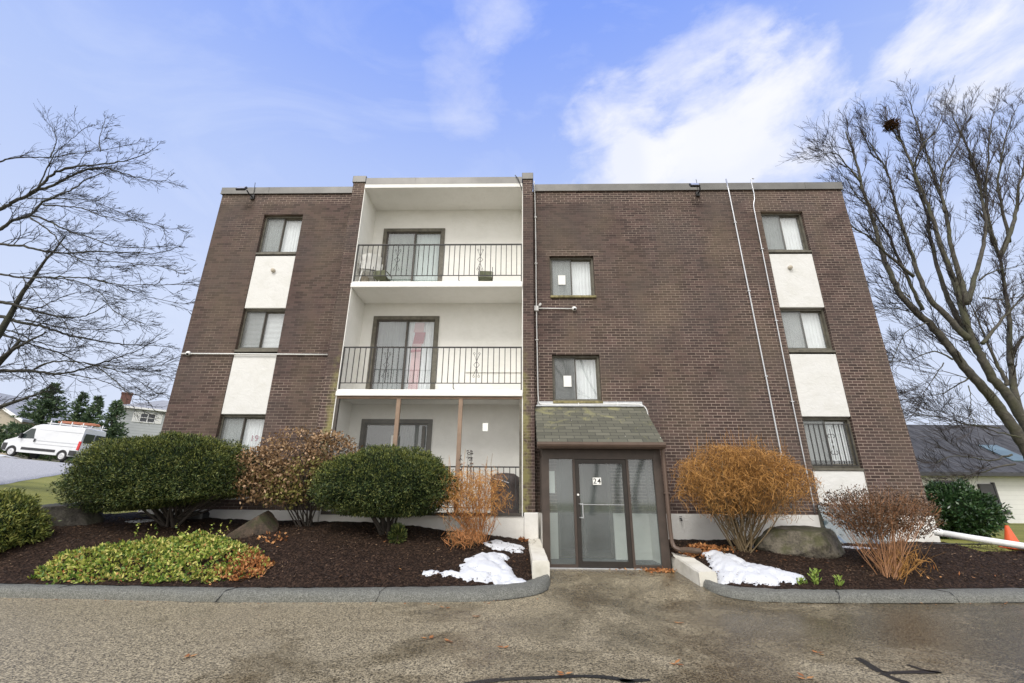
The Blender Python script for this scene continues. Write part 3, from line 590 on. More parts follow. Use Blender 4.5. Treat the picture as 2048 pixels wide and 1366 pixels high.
tag(mb.build('crack_sealant',TAR,fix=False),kind='structure')
# ------------------------------------------------------------------ the apartment building
Y0=10.5; YB=11.2; YP=10.2
bld=thing('apartment_building','three storey brown brick apartment block with white balconies and glazed entrance number 24','apartment building',(0,Y0,.6))
def wallgrid(mb,x0,x1,z0,z1,holes,y,dep,mi=0):
    X=sorted({x0,x1,*[h[0] for h in holes],*[h[1] for h in holes]}); Z=sorted({z0,z1,*[h[2] for h in holes],*[h[3] for h in holes]})
    for a,b in zip(X,X[1:]):
        for c,d in zip(Z,Z[1:]):
            mx=(a+b)/2; mz=(c+d)/2
            if any(h[0]<mx<h[1] and h[2]<mz<h[3] for h in holes): continue
            mb.face([(a,y,c),(b,y,c),(b,y,d),(a,y,d)],mi)
    for (a,b,c,d) in holes:
        mb.face([(a,y,c),(a,y+dep,c),(a,y+dep,d),(a,y,d)],mi); mb.face([(b,y,c),(b,y,d),(b,y+dep,d),(b,y+dep,c)],mi)
        mb.face([(a,y,c),(b,y,c),(b,y+dep,c),(a,y+dep,c)],mi); mb.face([(a,y,d),(a,y+dep,d),(b,y+dep,d),(b,y,d)],mi)
LX=(-7.09,-6.01); RX=(6.375,7.485)
WZ=[(7.55,8.77),(4.83,5.97),(2.1,3.26)]
SW=[(.705,1.845,6.29,7.445),(.715,1.855,3.6,4.745)]
mb=MB()
wallgrid(mb,-8.40,-4.60,1.165,9.46,[(LX[0],LX[1],1.37,8.77)],Y0,.24)
wallgrid(mb,.25,8.665,1.165,9.46,[(RX[0],RX[1],1.37,8.77),*SW,(.76,1.95,1.1651,2.42)],Y0,.24)
# sides, back and roof of the block
mb.face([(8.665,Y0,.3),(8.665,23,.3),(8.665,23,9.46),(8.665,Y0,9.46)]); mb.face([(-8.4,Y0,.3),(-8.4,Y0,9.46),(-8.4,23,9.46),(-8.4,23,.3)])
mb.face([(-8.4,23,.3),(-8.4,23,9.46),(8.665,23,9.46),(8.665,23,.3)]); mb.face([(-8.4,Y0+.02,9.44),(8.665,Y0+.02,9.44),(8.665,23,9.44),(-8.4,23,9.44)])
mb.build('brick_wall',BRICK,bld,fix=False)
for x0,x1,zt in ((-4.615,-4.29,9.56),(.012,.272,9.62)):
    mb=MB(); mb.box(x0,x1,YP,Y0+.05,1.165,zt); mb.build('brick_pillar',BRICK,bld)
    mb=MB(); mb.bbox(x0-.025,x1+.02,YP-.03,Y0+.15,zt,zt+.215,.012); mb.build('pillar_cap',FASCIA,bld)
def parapet(x0,x1,y,z0,z1):
    mb=MB(); mb.box(x0,x1,y,y+.35,z0,z1); mb.box(x0-.004,x1+.004,y-.012,y,z0-.012,z0+.012)
    k=x0+1.3
    while k<x1-.6:
        mb.box(k,k+.05,y-.006,y,z0+.014,z1-.002); k+=3.05
    return mb.build('parapet_flashing',FASCIA,bld)
parapet(-8.44,-4.645,Y0-.035,9.44,9.645); parapet(.30,8.70,Y0-.035,9.46,9.675); parapet(-4.262,-.015,YP-.02,9.49,9.7)
# foundation strip
mb=MB()
wallgrid(mb,-8.43,-4.60,.2,1.165,[],Y0-.025,.1); wallgrid(mb,.25,8.68,.2,1.163,[(.76,1.95,.2001,1.1629)],Y0-.027,.2)
mb.face([(-8.43,Y0-.025,1.165),(-4.6,Y0-.025,1.165),(-4.6,Y0,1.165),(-8.43,Y0,1.165)])
mb.face([(.33,Y0-.027,1.163),(8.68,Y0-.027,1.163),(8.68,Y0,1.163),(.33,Y0,1.163)])
mb.face([(8.68,Y0-.027,.2),(8.68,23,.2),(8.68,23,1.163),(8.68,Y0-.027,1.163)])
mb.box(-4.63,.03,YP+.03,Y0+.02,.3,1.09)
mb.bbox(.035,.335,YP-.03,Y0-.03,.3,1.168,.015)
mb.bbox(-4.64,-4.3,YP-.03,Y0-.03,.3,1.168,.015)
mb.build('foundation_wall',BASEW,bld,fix=False)
# stucco spandrels between the windows
for X in (LX,RX):
    for z0,z1 in ((5.975,7.485),(3.265,4.765),(1.37,2.075)):
        mb=MB(); mb.bbox(X[0]+.002,X[1]-.002,Y0+.012,Y0+.2,z0,z1,.012); mb.build('stucco_panel',STUCCO,bld)
# windows
def louvre(mb,x0,x1,z0,z1,y,mi=0):
    z=z0
    while z<z1-.02: mb.face([(x0,y,z),(x1,y,z),(x1,y+.014,z+.03),(x0,y+.014,z+.03)],mi); z+=.034
def window(x0,x1,z0,z1,y=Y0,kind='plain',lm=CURTG,rm=CURT,thin=.045,bot=.1,split=.49):
    mb=MB(); rim(mb,x0+.002,x1-.002,z0+.002,z1-.002,thin,y+.09,y+.2,0,bot,.05)
    mb.box(x0+.02,x1-.02,y+.5,y+.55,z0,z1,1)
    w=mb.build('window',[OLIVE,DARK],bld)
    xm=x0+(x1-x0)*split; gx=[(x0+thin,xm+.012,y+.135),(xm-.012,x1-thin,y+.165)]
    for i,(a,b,yy) in enumerate(gx):
        mb=MB(); rim(mb,a+.002,b-.002,z0+bot+.004,z1-.054,.028,yy-.014,yy+.014); mb.build('sash',BRONZE if i==0 else OLIVE,w)
        mb=MB(); mb.pane(a+.028,b-.028,yy,z0+bot+.03,z1-.08); mb.build('pane',GLASS,w)
        m=lm if i==0 else rm; mb=MB()
        if m is not None:
            if kind=='louvre': louvre(mb,a+.02,b-.02,z0+bot,z1-.05,yy+.07)
            else:
                n=22; zz0=z0+bot*.6+(.13*(z1-z0) if kind=='gap' else 0)
                for k in range(n):
                    u0=a+(b-a)*k/n; u1=a+(b-a)*(k+1)/n
                    o0=.012*math.sin(k*1.9+x0); o1=.012*math.sin((k+1)*1.9+x0)
                    mb.face([(u0,yy+.085+o0,zz0),(u1,yy+.085+o1,zz0),(u1,yy+.085+o1,z1-.04),(u0,yy+.085+o0,z1-.04)])
            mb.build('curtain' if kind!='louvre' else 'blind',m,w,fix=False)
    mb=MB(); mb.face([(gx[0][0],y+.112,z0+bot),(gx[0][1]-.02,y+.112,z0+bot),(gx[0][1]-.02,y+.112,z1-.05),(gx[0][0],y+.112,z1-.05)])
    mb.build('insect_screen',SCREEN,w,fix=False)
    return w
for X,k in ((LX,'L'),(RX,'R')):
    for i,(z0,z1) in enumerate(WZ):
        if k=='L': kind=('plain','louvre','plain')[i]
        else: kind=('plain','plain','gap')[i]
        w=window(X[0],X[1],z0,z1,kind=kind,lm=CURT if i==1 or k=='R' and i==2 else CURTG,rm=CURT)
        mb=MB(); mb.box(X[0]+.002,X[1]-.002,Y0-.006,Y0+.088,z0-.022 if i<2 else z0-.02,z0+.03); mb.build('sill',OLIVE,w)
        if k=='L' and i==2:
            cu=bpy.data.curves.new('t','FONT'); cu.body='19'; cu.size=.2
            to=bpy.data.objects.new('t',cu); me=to.to_mesh().copy(); me.name='window_number'
            o=bpy.data.objects.new('window_number',me); C.objects.link(o); o.parent=w
            me.materials.append(PLUM); p=wpos(w); o.location=(-6.36-p[0],Y0+.145-p[1],2.66-p[2]); o.rotation_euler=(R(90),0,0)
        if k=='R' and i==2:
            mb=MB(); yb=Y0+.045
            mb.box(X[0]+.05,X[1]-.06,yb-.008,yb+.008,z1-.17,z1-.15); mb.box(X[0]+.05,X[1]-.06,yb-.008,yb+.008,z0+.08,z0+.1)
            for q in range(9):
                xx=X[0]+.13+q*.112
                if q in (4,): continue
                mb.box(xx-.009,xx+.009,yb-.007,yb+.007,z0+.1,z1-.17)
            xc=X[0]+.13+4*.112; zc=(z0+z1)/2-.03
            for sx in (-1,1):
                for sz in (-1,1):
                    P=[]
                    for t in range(19):
                        a=t/18*1.6*math.pi; r=.085*(1-t/26)
                        P.append((xc+sx*(.045+.05*math.cos(math.pi-a)*(r/.085)),yb-.012,zc+sz*(.17+.07*math.sin(a)*(r/.085)+0)))
                    P=[(xc+sx*.012,yb-.012,zc+sz*.03)]+P
                    mb.tube(P,.0065,5)
            mb.tube([(xc,yb-.012,zc-.34),(xc,yb-.012,zc+.34)],.007,5)
            mb.build('security_bars',IRON,w)
for i,(a,b,c,d) in enumerate(SW):
    w=window(a,b,c,d,lm=CURTG if i==0 else None,rm=CURT,thin=.05,bot=.05)
    mb=MB(); mb.bbox(a+.0,b+.015,Y0-.05,Y0+.088,c-.06,c+.006,.01); mb.build('sill',SILL,w)
    px,pz=((.925,6.66),(.985,3.97))[i]
    mb=MB(); mb.box(px,px+.185,Y0+.1,Y0+.103,pz,pz+.27); mb.build('paper_notice',PAPER,w)
# balcony bay
mb=MB()
D3=(-3.97,-2.21); DZ=((6.60,8.745),(3.84,6.03),(1.13,3.28))
wallgrid(mb,-4.27,-.0,1.0,9.42,[(D3[0],D3[1],a,b) for a,b in DZ],YB,.2)
mb.box(-4.289,-4.27,YP+.004,YB+.02,1.09,9.42); mb.box(-.008,.0119,YP+.004,YB+.02,1.09,9.42)
mb.build('balcony_wall',BALC,bld,fix=False)
for n,(z0,z1) in enumerate(((6.40,6.565),(3.65,3.80))):
    mb=MB(); mb.bbox(-4.268,-.01,YP-.012,YB-.002,z0,z1,.012); s=mb.build('balcony_slab',BALC,bld)
    mb=MB(); mb.bbox(-4.285,.0,YP-.045,YP-.013,z0-.01,z1-.055,.006); mb.build('slab_edge_trim',TRIM,s)
mb=MB(); mb.box(-4.268,-.01,YP-.0,YB-.002,9.37,9.44); mb.build('balcony_ceiling',BALC,bld)
mb=MB(); mb.bbox(-4.28,-.002,YP-.03,YP-.001,9.365,9.485,.006); mb.build('soffit_trim',TRIM,bld)
mb=MB(); mb.box(-4.268,-.01,YP+.05,YB-.002,.95,1.1); mb.build('ground_floor_slab',BASEW,bld)
def slider(z0,z1,lm,rm,fm,label=None):
    x0,x1=D3; mb=MB(); rim(mb,x0+.001,x1-.001,z0+.001,z1-.001,.1,YB-.03,YB+.08,0,.05,.1)
    mb.box(x0,x1,YB+.5,YB+.55,z0,z1,1); d=mb.build('sliding_door',[fm,DARK],bld)
    xm=(x0+x1)/2+.03
    for i,(a,b,yy) in enumerate(((x0+.1,xm+.03,YB+.02),(xm-.03,x1-.1,YB+.055))):
        mb=MB(); rim(mb,a+.002,b-.002,z0+.052,z1-.102,.045 if i==0 else .035,yy-.015,yy+.015); mb.build('door_panel',BRONZE if i==0 else fm,d)
        mb=MB(); mb.pane(a+.04,b-.04,yy,z0+.09,z1-.13); mb.build('pane',GLASS,d)
        m=(lm,rm)[i]; 
        if m is None: continue
        mb=MB(); n=26
        for k in range(n):
            u0=a+(b-a)*k/n; u1=a+(b-a)*(k+1)/n; o0=.02*math.sin(k*1.7); o1=.02*math.sin((k+1)*1.7)
            mb.face([(u0,yy+.1+o0,z0+.03),(u1,yy+.1+o1,z0+.03),(u1,yy+.1+o1,z1-.07),(u0,yy+.1+o0,z1-.07)])
        mb.build('curtain',m,d,fix=False)
    return d
d=slider(*DZ[0],GREYG,CURTM,OLIVE)
d=slider(*DZ[1],GREYD,CURT,OLIVE)
mb=MB()
for k,(za,zb,xa,xb,m) in enumerate(((4.0,5.3,-2.93,-2.68,0),(5.3,5.45,-2.9,-2.62,1),(5.45,5.62,-2.88,-2.6,1),(5.62,5.9,-2.9,-2.64,0),(5.05,5.13,-2.93,-2.66,1))):
    if k==4: mb.face([(xa,YB+.116,za),(xb,YB+.116,za+.03),(xb,YB+.116,zb),(xa,YB+.116,zb)],m); continue
    mb.face([(xa,YB+.12,za),(xb,YB+.12,za),(xb+.02,YB+.12,zb),(xa+.02,YB+.12,zb)],m)
mb.build('hanging_cloth',[PINK,RED],d,fix=False)
mb=MB(); rim(mb,D3[0]-.002,D3[1]+.002,DZ[1][0]-.001,DZ[1][1]+.001,.001,YB-.03,YB-.02)
d=slider(*DZ[2],None,GREYD,BRONZE)
mb=MB(); mb.box(-3.19,-3.02,YB-.045,YB-.04,2.62,2.88); mb.build('paper_notice',PAPER,d)
mb=MB(); mb.bbox(-2.46,-2.38,YB-.02,YB+.01,2.6,3.12,.004); mb.build('door_brace',BRONZE,d)
mb=MB(); mb.bbox(-1.45,-.01,YB-.03,YB-.001,4.48,4.51,.004); mb.build('wall_rail',BALC,bld)
# railings
def scroll(mb,xc,y,zc,h,w,r=.0055):
    for sx in (-1,1):
        for sz in (-1,1):
            P=[(xc,y,zc+sz*h*.28),(xc+sx*w*.55,y,zc+sz*h*.72),(xc+sx*w*.95,y,zc+sz*h*.93)]
            for t in range(1,9):
                a=t/8*1.5*math.pi; P.append((xc+sx*(w*.95-w*.32*(1-math.cos(a))*.8),y,zc+sz*(h*.93+w*.3*math.sin(a)*.9)))
            mb.tube(P,r,4)
            mb.tube([(xc,y,zc+sz*h*.28),(xc+sx*w*.8,y,zc)],r,4)
def railing(zt,zb,zf,y=YP+.04,x0=-4.265,x1=-.012,sc=True):
    mb=MB(); mb.box(x0,x1,y-.017,y+.017,zt-.014,zt+.014); r=mb.build('balcony_railing',IRON,bld)
    mb=MB(); mb.box(x0+.02,x1-.02,y-.009,y+.009,zb-.009,zb+.009); mb.build('bottom_rail',IRON,r)
    n=round((x1-x0)/.131)
    for k in range(1,n):
        xx=x0+(x1-x0)*k/n
        mb=MB(); mb.box(xx-.0085,xx+.0085,y-.0085,y+.0085,zb+.009,zt-.014); mb.build('baluster',IRON,r)
    for xx in (x0+.014,x1-.014,-1.6):
        mb=MB()
        if xx==-1.6: mb.tube([(xx,y,zb-.01),(xx,y,zf+.06),(xx+.03,y,zf+.005)],.011,5)
        else:
            mb.box(xx-.013,xx+.013,y-.013,y+.013,zf,zt-.014); mb.box(xx-.03,xx+.03,y-.03,y+.03,zf-.0,zf+.012)
        mb.build('rail_post',IRON,r)
    if sc:
        for xc in (-3.2,-1.09):
            mb=MB(); scroll(mb,x0+(x1-x0)*round((xc-x0)/(x1-x0)*n)/n,y-.014,(zt+zb)/2,.3,.085); mb.build('scroll_ornament',IRON,r)
    return r
railing(7.635,6.745,6.565); railing(4.835,3.96,3.80)
railing(2.10,1.25,1.1,y=YP+.2,sc=False)
# screened ground floor porch
mb=MB(); mb.box(-4.268,-.01,YP+.012,YP+.07,3.585,3.648); sc=mb.build('porch_screen_frame',BROWNL,bld)
for xx,w,m in ((-4.235,.03,BRONZE),(-2.83,.045,BROWNL),(-1.405,.045,BROWNL),(-.04,.028,OLIVE)):
    mb=MB(); mb.box(xx-w,xx+w,YP+.008,YP+.075,1.155,3.584); mb.build('screen_post',m,sc)
mb=MB(); mb.box(-4.268,-.01,YP+.006,YP+.08,1.092,1.154); mb.build('screen_bottom_rail',BRONZE,sc)
for a,b in ((-4.2,-2.88),(-2.78,-1.455),(-1.355,-.07)):
    mb=MB(); mb.face([(a,YP+.045,1.155),(b,YP+.045,1.155),(b,YP+.045,3.584),(a,YP+.045,3.584)]); mb.build('screen_mesh',PORCHSCREEN,sc,fix=False)
mb=MB(); mb.box(-.89,-.77,YP+.03,YP+.034,2.86,3.04); mb.build('paper_notice',PAPER,sc)
# dim room behind the entrance opening
mb=MB(); a,b,c,d,e,f=.76,1.95,Y0+.2,12.4,.28,2.42
mb.face([(a-.5,d,e),(b+.9,d,e),(b+.9,d,f),(a-.5,d,f)]); mb.face([(a-.5,c,e),(b+.9,c,e),(b+.9,d,e),(a-.5,d,e)]); mb.face([(a-.5,c,f),(a-.5,d,f),(b+.9,d,f),(b+.9,c,f)])
mb.face([(a-.5,c,e),(a-.5,d,e),(a-.5,d,f),(a-.5,c,f)]); mb.face([(b+.9,c,e),(b+.9,c,f),(b+.9,d,f),(b+.9,d,e)])
mb.build('hallway',WARMDARK,bld,fix=False)
mb=MB(); rim(mb,.762,1.948,.285,2.418,.07,Y0+.05,Y0+.12,0,.03,.07); mb.box(1.32,1.36,Y0+.055,Y0+.115,.315,2.348); mb.build('inner_door_frame',BRONZE,bld)
# ------------------------------------------------------------------ glazed entrance vestibule
YV=9.4
mb=MB()
for a,b in ((.386,.53),(2.6,2.76)): mb.box(a,b,YV,YV+.09,.215,2.4)
for a,b in ((1.0,1.047),(2.063,2.11)): mb.box(a,b,YV+.005,YV+.08,.235,2.2)
mb.box(.53,2.6,YV+.003,YV+.085,2.2,2.4)
mb.box(.53,1.0,YV+.006,YV+.078,.235,.285); mb.box(2.11,2.6,YV+.006,YV+.078,.235,.285)
ves=mb.build('entrance_vestibule',BROWN,bld)
mb=MB(); mb.box(.50,2.63,YV-.02,YV+.1,.19,.232); mb.build('threshold',GALV,ves)
for a,b in ((.386,.44),(2.70,2.76)):
    mb=MB(); mb.box(a,b,YV+.091,Y0-.03,2.3,2.4); mb.box(a,b,YV+.091,Y0-.03,1.17,1.23)
    mb.box(a,b,9.95,10.0,1.23,2.3); mb.box(a,b,10.4,Y0-.03,1.23,2.3); mb.build('side_frame',BROWN,ves)
    mb=MB(); mb.box(a+.005,b-.003,YV+.091,Y0-.03,.2,1.168); mb.build('side_low_wall',BASEW,ves)
    mb=MB(); m=(a+b)/2; mb.face([(m,YV+.091,1.23),(m,9.95,1.23),(m,9.95,2.3),(m,YV+.091,2.3)]); mb.face([(m,10.,1.23),(m,10.4,1.23),(m,10.4,2.3),(m,10.,2.3)]); mb.build('side_pane',PORCHG,ves)
mb=MB(); mb.box(.44,2.70,YV+.09,Y0+.2,.2,.26); mb.build('vestibule_floor',FLOORD,ves)
for a,b in ((.53,1.0),(2.11,2.6)):
    mb=MB(); mb.pane(a,b,YV+.042,.285,2.2); mb.build('sidelight_pane',PORCHG,ves)
mb=MB(); rim(mb,1.052,2.058,.24,2.192,.075,YV+.012,YV+.07,0,.1,.08); mb.build('entrance_door',DOORB,ves)
mb=MB(); mb.pane(1.127,1.983,YV+.042,.34,2.112); mb.build('door_pane',PORCHG,ves)
mb=MB(); mb.bbox(1.155,1.175,YV-.05,YV-.03,1.09,1.37,.004); mb.box(1.1,1.156,YV-.045,YV-.034,1.345,1.36); mb.box(1.1,1.156,YV-.045,YV-.034,1.1,1.115)
mb.box(1.095,1.11,YV-.045,YV+.012,1.345,1.36); mb.box(1.095,1.11,YV-.045,YV+.012,1.1,1.115); mb.build('door_handle',GALV,ves)
mb=MB(); mb.lathe([(.022,0),(.022,.012),(.012,.016),(.003,.017)],Matrix.Translation((1.09,YV+.011,1.52))@Matrix.Rotation(R(90),4,'X'),12); mb.build('lock_cylinder',TRIM,ves)
mb=MB(); mb.box(1.125,1.98,YV+.03,YV+.036,1.335,1.345); mb.build('push_bar',GALV,ves)
mb=MB(); mb.box(1.392,1.556,YV+.028,YV+.034,1.71,1.845); pl=mb.build('house_number_plate',PAPER,ves)
cu=bpy.data.curves.new('t','FONT'); cu.body='24'; cu.size=.14; cu.align_x='CENTER'; cu.offset=.0015; cu.space_character=1.2
to=bpy.data.objects.new('t',cu); me=to.to_mesh().copy(); me.name='house_number'; me.materials.append(IRON)
o=bpy.data.objects.new('house_number',me); C.objects.link(o); o.parent=ves; p=wpos(ves); o.location=(1.4735-p[0],YV+.026-p[1],1.732-p[2]); o.rotation_euler=(R(90),0,0)
mb=MB(); mb.box(.50+.035,.66,YV+.3,YV+.304,1.55,1.98); mb.build('paper_notice',PAPER,ves)
# roof
mb=MB(); x0,x1=.29,2.80; ea=(9.2,2.5); to_=(Y0-.002,3.475)
th=.05
mb.prism([(ea[0],ea[1]),(to_[0],to_[1]),(to_[0],to_[1]-th),(ea[0]+.01,ea[1]-th)],0,x0,x1); mb.build('shingle_roof',SHINGLE,ves)
mb=MB()
for a,b in ((.375,.43),(2.715,2.765)): mb.prism([(9.35,2.402),(Y0-.03,2.402),(Y0-.03,3.36),(9.35,2.55)],0,a,b)
mb.box(.43,2.715,9.36,9.42,2.402,2.56); mb.build('gable_cheek',BROWN,ves)
mb=MB(); mb.prism([(9.09,2.50),(9.09,2.45),(9.11,2.415),(9.16,2.385),(9.215,2.385),(9.215,2.5),(9.205,2.5),(9.205,2.4),(9.165,2.4),(9.12,2.425),(9.105,2.455),(9.105,2.5)],0,.29,2.80); mb.box(.29,2.8,9.217,9.349,2.39,2.41); mb.build('gutter',BROWN2,ves)
mb=MB(); mb.box(.35,2.775,Y0-.02,Y0-.003,3.478,3.59); mb.box(.32,2.79,Y0-.06,Y0-.021,3.47,3.5); mb.build('roof_flashing',GALV,ves)
mb=MB()
P=smoothline([(2.775,9.3,2.39),(2.79,9.32,2.2),(2.79,9.34,1.2),(2.79,9.34,.72),(2.82,9.3,.6),(2.93,9.22,.565)],2)
mb.tube(P,.04,8); mb.box(2.74,2.84,9.30,9.385,1.55,1.58); mb.build('downspout',BROWN2,ves)
mb=MB(); n=40; P=[];rr=[]
for k in range(n+1):
    t=k/n; P.append((2.9+.36*t,9.22-.03*math.sin(t*3),.568-.0*t+.01*math.sin(t*5))); rr.append(.052 if k%2 else .043)
mb.tube(P,rr,10); mb.build('corrugated_drain_hose',HOSE,ves)
# side blocks of whitewashed concrete
def wedge(name,pts_bottom,zf,zb,label):
    (xa,ya),(xb,yb),(xc,yc),(xd,yd)=pts_bottom
    mb=MB(); n=14; m=6
    # lofted block with slightly uneven edges
    rows=[]
    for i in range(n+1):
        t=i/n; l=Vector((xa,ya,0)).lerp(Vector((xd,yd,0)),t); r=Vector((xb,yb,0)).lerp(Vector((xc,yc,0)),t); z=zf+(zb-zf)*t
        ring=[]
        for (s,h) in ((0,0),(0,.93),(.06,1),(.94,1),(1,.93),(1,0)):
            p=l.lerp(r,s); w=.008*fbm(p.x*6,p.y*6,h*4)
            ring.append((p.x+w,p.y+w,-.05+(z+.05)*h+(w if h>.5 else 0)))
        rows.append(ring)
    base=len(mb.v)
    for r in rows: mb.v.extend(r)
    for i in range(n):
        for j in range(m-1):
            q=base+i*m+j; mb.f.append((q,q+1,q+m+1,q+m)); mb.m.append(0)
    for i in (0,n): mb.f.append(tuple(base+i*m+j for j in range(m))); mb.m.append(0)
    return tag(mb.build(name,BLOCKW),label,'concrete block','whitewashed blocks beside the entrance')
wedge('concrete_block',[(.17,8.6),(.465,8.58),(.38,10.16),(.1,10.16)],.44,.665,'stained whitewashed block sloping down left of the glass entrance')
wedge('concrete_block',[(2.885,8.34),(3.18,8.36),(3.13,9.62),(2.80,9.5)],.325,.5,'clean whitewashed block right of the glass entrance, beside the large snow patch')
# ------------------------------------------------------------------ fittings on the walls
def conduit(P,r,label,mats=GALV,clips=(),name='conduit'):
    mb=MB(); mb.tube(P,r,8); o=mb.build(name,mats,smooth=True); tag(o,label,'pipe')
    if clips:
        for (x,y,z,hz) in clips:
            mb=MB()
            if hz: mb.box(x-.012,x+.012,y-.03,y+.03,z-.03,z+.03)
            else: mb.box(x-.035,x+.035,y-.025,y+.03,z-.01,z+.01)
            mb.build('clip',mats,o)
    return o
yc=Y0-.035
conduit(smoothline([(.32,yc,9.78),(.34,yc,9.4),(.35,yc,7.9),(.345,yc,5.96),(.36,yc,4.2),(.365,yc,3.62),(.40,yc,3.525),(.5,yc,3.515),(1.6,yc-.0,3.52),(2.65,yc,3.53),(2.80,yc,3.5),(2.87,yc,3.38),(2.875,yc,3.2)],1),.015,'pale conduit running from the parapet down the wall and over the entrance roof',WHITEPL,[(.35,yc,8.6,0),(.35,yc,7.2,0),(.35,yc,5.1,0),(1.3,yc,3.52,1),(2.2,yc,3.53,1)])
conduit([(.36,yc,5.94),(1.26,yc,5.93)],.014,'short horizontal conduit between the two stair windows, ending in a camera',WHITEPL)
conduit([(-8.36,yc,4.745),(-6.5,yc,4.735),(-4.67,yc,4.72)],.017,'long horizontal conduit across the left brick wing under the middle window',WHITEPL)
conduit([(5.60,yc,9.80),(5.62,yc,9.3),(5.66,yc,7.),(5.71,yc,4.),(5.74,yc,1.9),(5.74,yc,1.2)],.018,'straight galvanised conduit, the left of the two long ones right of the stair windows',GALV,[(5.63,yc,8.4,0),(5.67,yc,6.4,0),(5.71,yc,4.2,0),(5.735,yc,2.4,0)])
conduit(smoothline([(6.36,yc,9.80),(6.28,yc,9.83),(6.27,yc,9.7),(6.285,yc,9.2),(6.21,yc,8.98),(6.2,yc,8.8),(6.2,yc,7.),(6.2,yc,4.),(6.215,yc,2.),(6.22,yc,1.2)],1),.0145,'kinked galvanised conduit beside the right column of windows',GALV,[(6.2,yc,7.6,0),(6.2,yc,5.6,0),(6.2,yc,3.6,0)])
def dome(x,z,label,junc=True):
    t=thing('security_camera',label,'camera',(x,Y0,z))
    mb=MB(); M=Matrix.Translation((x,Y0-.002,z))@Matrix.Rotation(R(90),4,'X'); mb.lathe([(.055,0),(.055,.04),(.062,.05),(.05,.075),(.03,.09),(.004,.095)],M,16); mb.build('housing',WHITEPL,t,smooth=True)
    mb=MB(); M=Matrix.Translation((x+.01,Y0-.075,z-.02))@Matrix.Rotation(R(125),4,'X'); mb.lathe([(.03,0),(.03,.018),(.02,.028),(.003,.03)],M,12); mb.build('lens',BLACKPL,t)
    return t
dome(-8.19,4.745,'white dome camera at the left corner of the brick wall')
t=dome(1.29,5.925,'small pale camera between the two stair windows')
mb=MB(); mb.bbox(.29,.40,Y0-.08,Y0-.003,5.86,6.0,.01); mb.lathe([(.025,0),(.03,.07),(.02,.08)],Matrix.Translation((.42,Y0-.05,6.0))@Matrix.Rotation(R(30),4,'Y'),10)
tag(mb.build('junction_box',WHITEPL),'small junction box where two conduits meet by the right pillar','junction box')
def flood(x,label):
    t=thing('flood_light',label,'flood light',(x,Y0-.1,9.42))
    M=Matrix.Translation((x-.02,Y0-.3,9.4))@Matrix.Rotation(R(-32),4,'X')
    mb=MB(); mb.bbox(-.13,.13,-.03,.03,-.08,.08,.01,0,M); mb.build('lamp_housing',IRON,t)
    mb=MB(); mb.box(-.105,.105,-.036,-.031,-.06,.06,0,M); mb.build('lens',GALV,t)
    mb=MB(); mb.tube([(x+.12,Y0-.28,9.36),(x+.15,Y0-.2,9.3),(x+.15,Y0-.05,9.32),(x+.15,Y0-.04,9.3)],.018,6)
    mb.box(x+.10,x+.2,Y0-.055,Y0-.003,9.25,9.38); mb.build('bracket',IRON,t)
    mb=MB(); mb.tube([(x+.17,Y0-.045,9.38),(x+.16,Y0-.06,9.66),(x+.15,Y0-.06,9.78)],.008,5); mb.build('cable',IRON,t)
flood(-7.66,'flood light under the parapet of the left wing')
flood(4.62,'flood light on the parapet of the right wing')
mb=MB(); mb.tube([(-.2,YP-.04,9.74),(-.12,YP-.075,9.6),(-.03,YP-.07,9.32),(-.01,YP-.05,9.22)],.012,5); tag(mb.build('loose_cable',IRON),'dark loose cable hanging over the top corner by the right pillar','cable')
for x,z,l in ((-6.52,7.045,'round vent cap on the upper left stucco panel'),(6.83,7.08,'round vent cap on the upper right stucco panel')):
    mb=MB(); mb.lathe([(.05,0),(.055,.05),(.045,.07),(.02,.08)],Matrix.Translation((x,Y0+.01,z))@Matrix.Rotation(R(100),4,'X'),12); tag(mb.build('vent_cap',SILL2),l,'vent cap')
t=thing('garden_tap','small metal tap on the white foundation right of the entrance','tap',(3.36,Y0-.03,1.07))
mb=MB(); mb.tube([(3.36,Y0-.03,1.07),(3.36,Y0-.1,1.07),(3.36,Y0-.13,1.03)],.014,7); mb.build('spout',IRON,t)
mb=MB(); mb.lathe([(.03,0),(.03,.012)],Matrix.Translation((3.36,Y0-.085,1.1)),10); mb.build('handle',IRON,t)
# plastic-covered basement window
t=thing('basement_window_cover','crumpled clear plastic cover over the basement window, behind the right boulder','window cover',(6.9,Y0-.1,.7))
mb=MB(); nx,nz=46,22
for j in range(nz+1):
    for i in range(nx+1):
        u=i/nx; v=j/nz; x=6.27+1.2*u; z=.60+.76*v
        y=Y0-.09-.28*(1-v)**1.3-.05*abs(fbm(x*3+z*2,z*3))-.025*fbm(x*9,z*7,1)
        mb.v.append((x,y,z))
for j in range(nz):
    for i in range(nx):
        q=j*(nx+1)+i; mb.f.append((q,q+1,q+nx+2,q+nx+1)); mb.m.append(0)
mb.build('plastic_sheet',PLASTIC,t,smooth=True,fix=False)
mb=MB(); rim(mb,6.28,7.46,.68,1.33,.05,Y0-.075,Y0-.03); mb.box(6.33,7.41,Y0-.05,Y0-.031,.73,1.28,1); mb.build('window_frame',[OLIVE,DARKGL],t)
mb=MB(); mb.box(6.3,7.45,Y0-.09,Y0-.028,1.345,1.375); mb.build('batten',IRON,t)
# low black vent light near the wall
t=thing('well_cover','low ribbed black plastic box on the mulch by the left wing foundation','cover',(-7.0,10.2,.97))
mb=MB(); mb.bbox(-7.3,-6.75,10.1,10.4,.93,1.13,.04); mb.build('body',BLACKPL,t)
mb=MB()
for k in range(4): mb.box(-7.28,-6.77,10.085,10.1,.975+k*.035,.992+k*.035)
mb.build('ribs',BLACKPL,t)
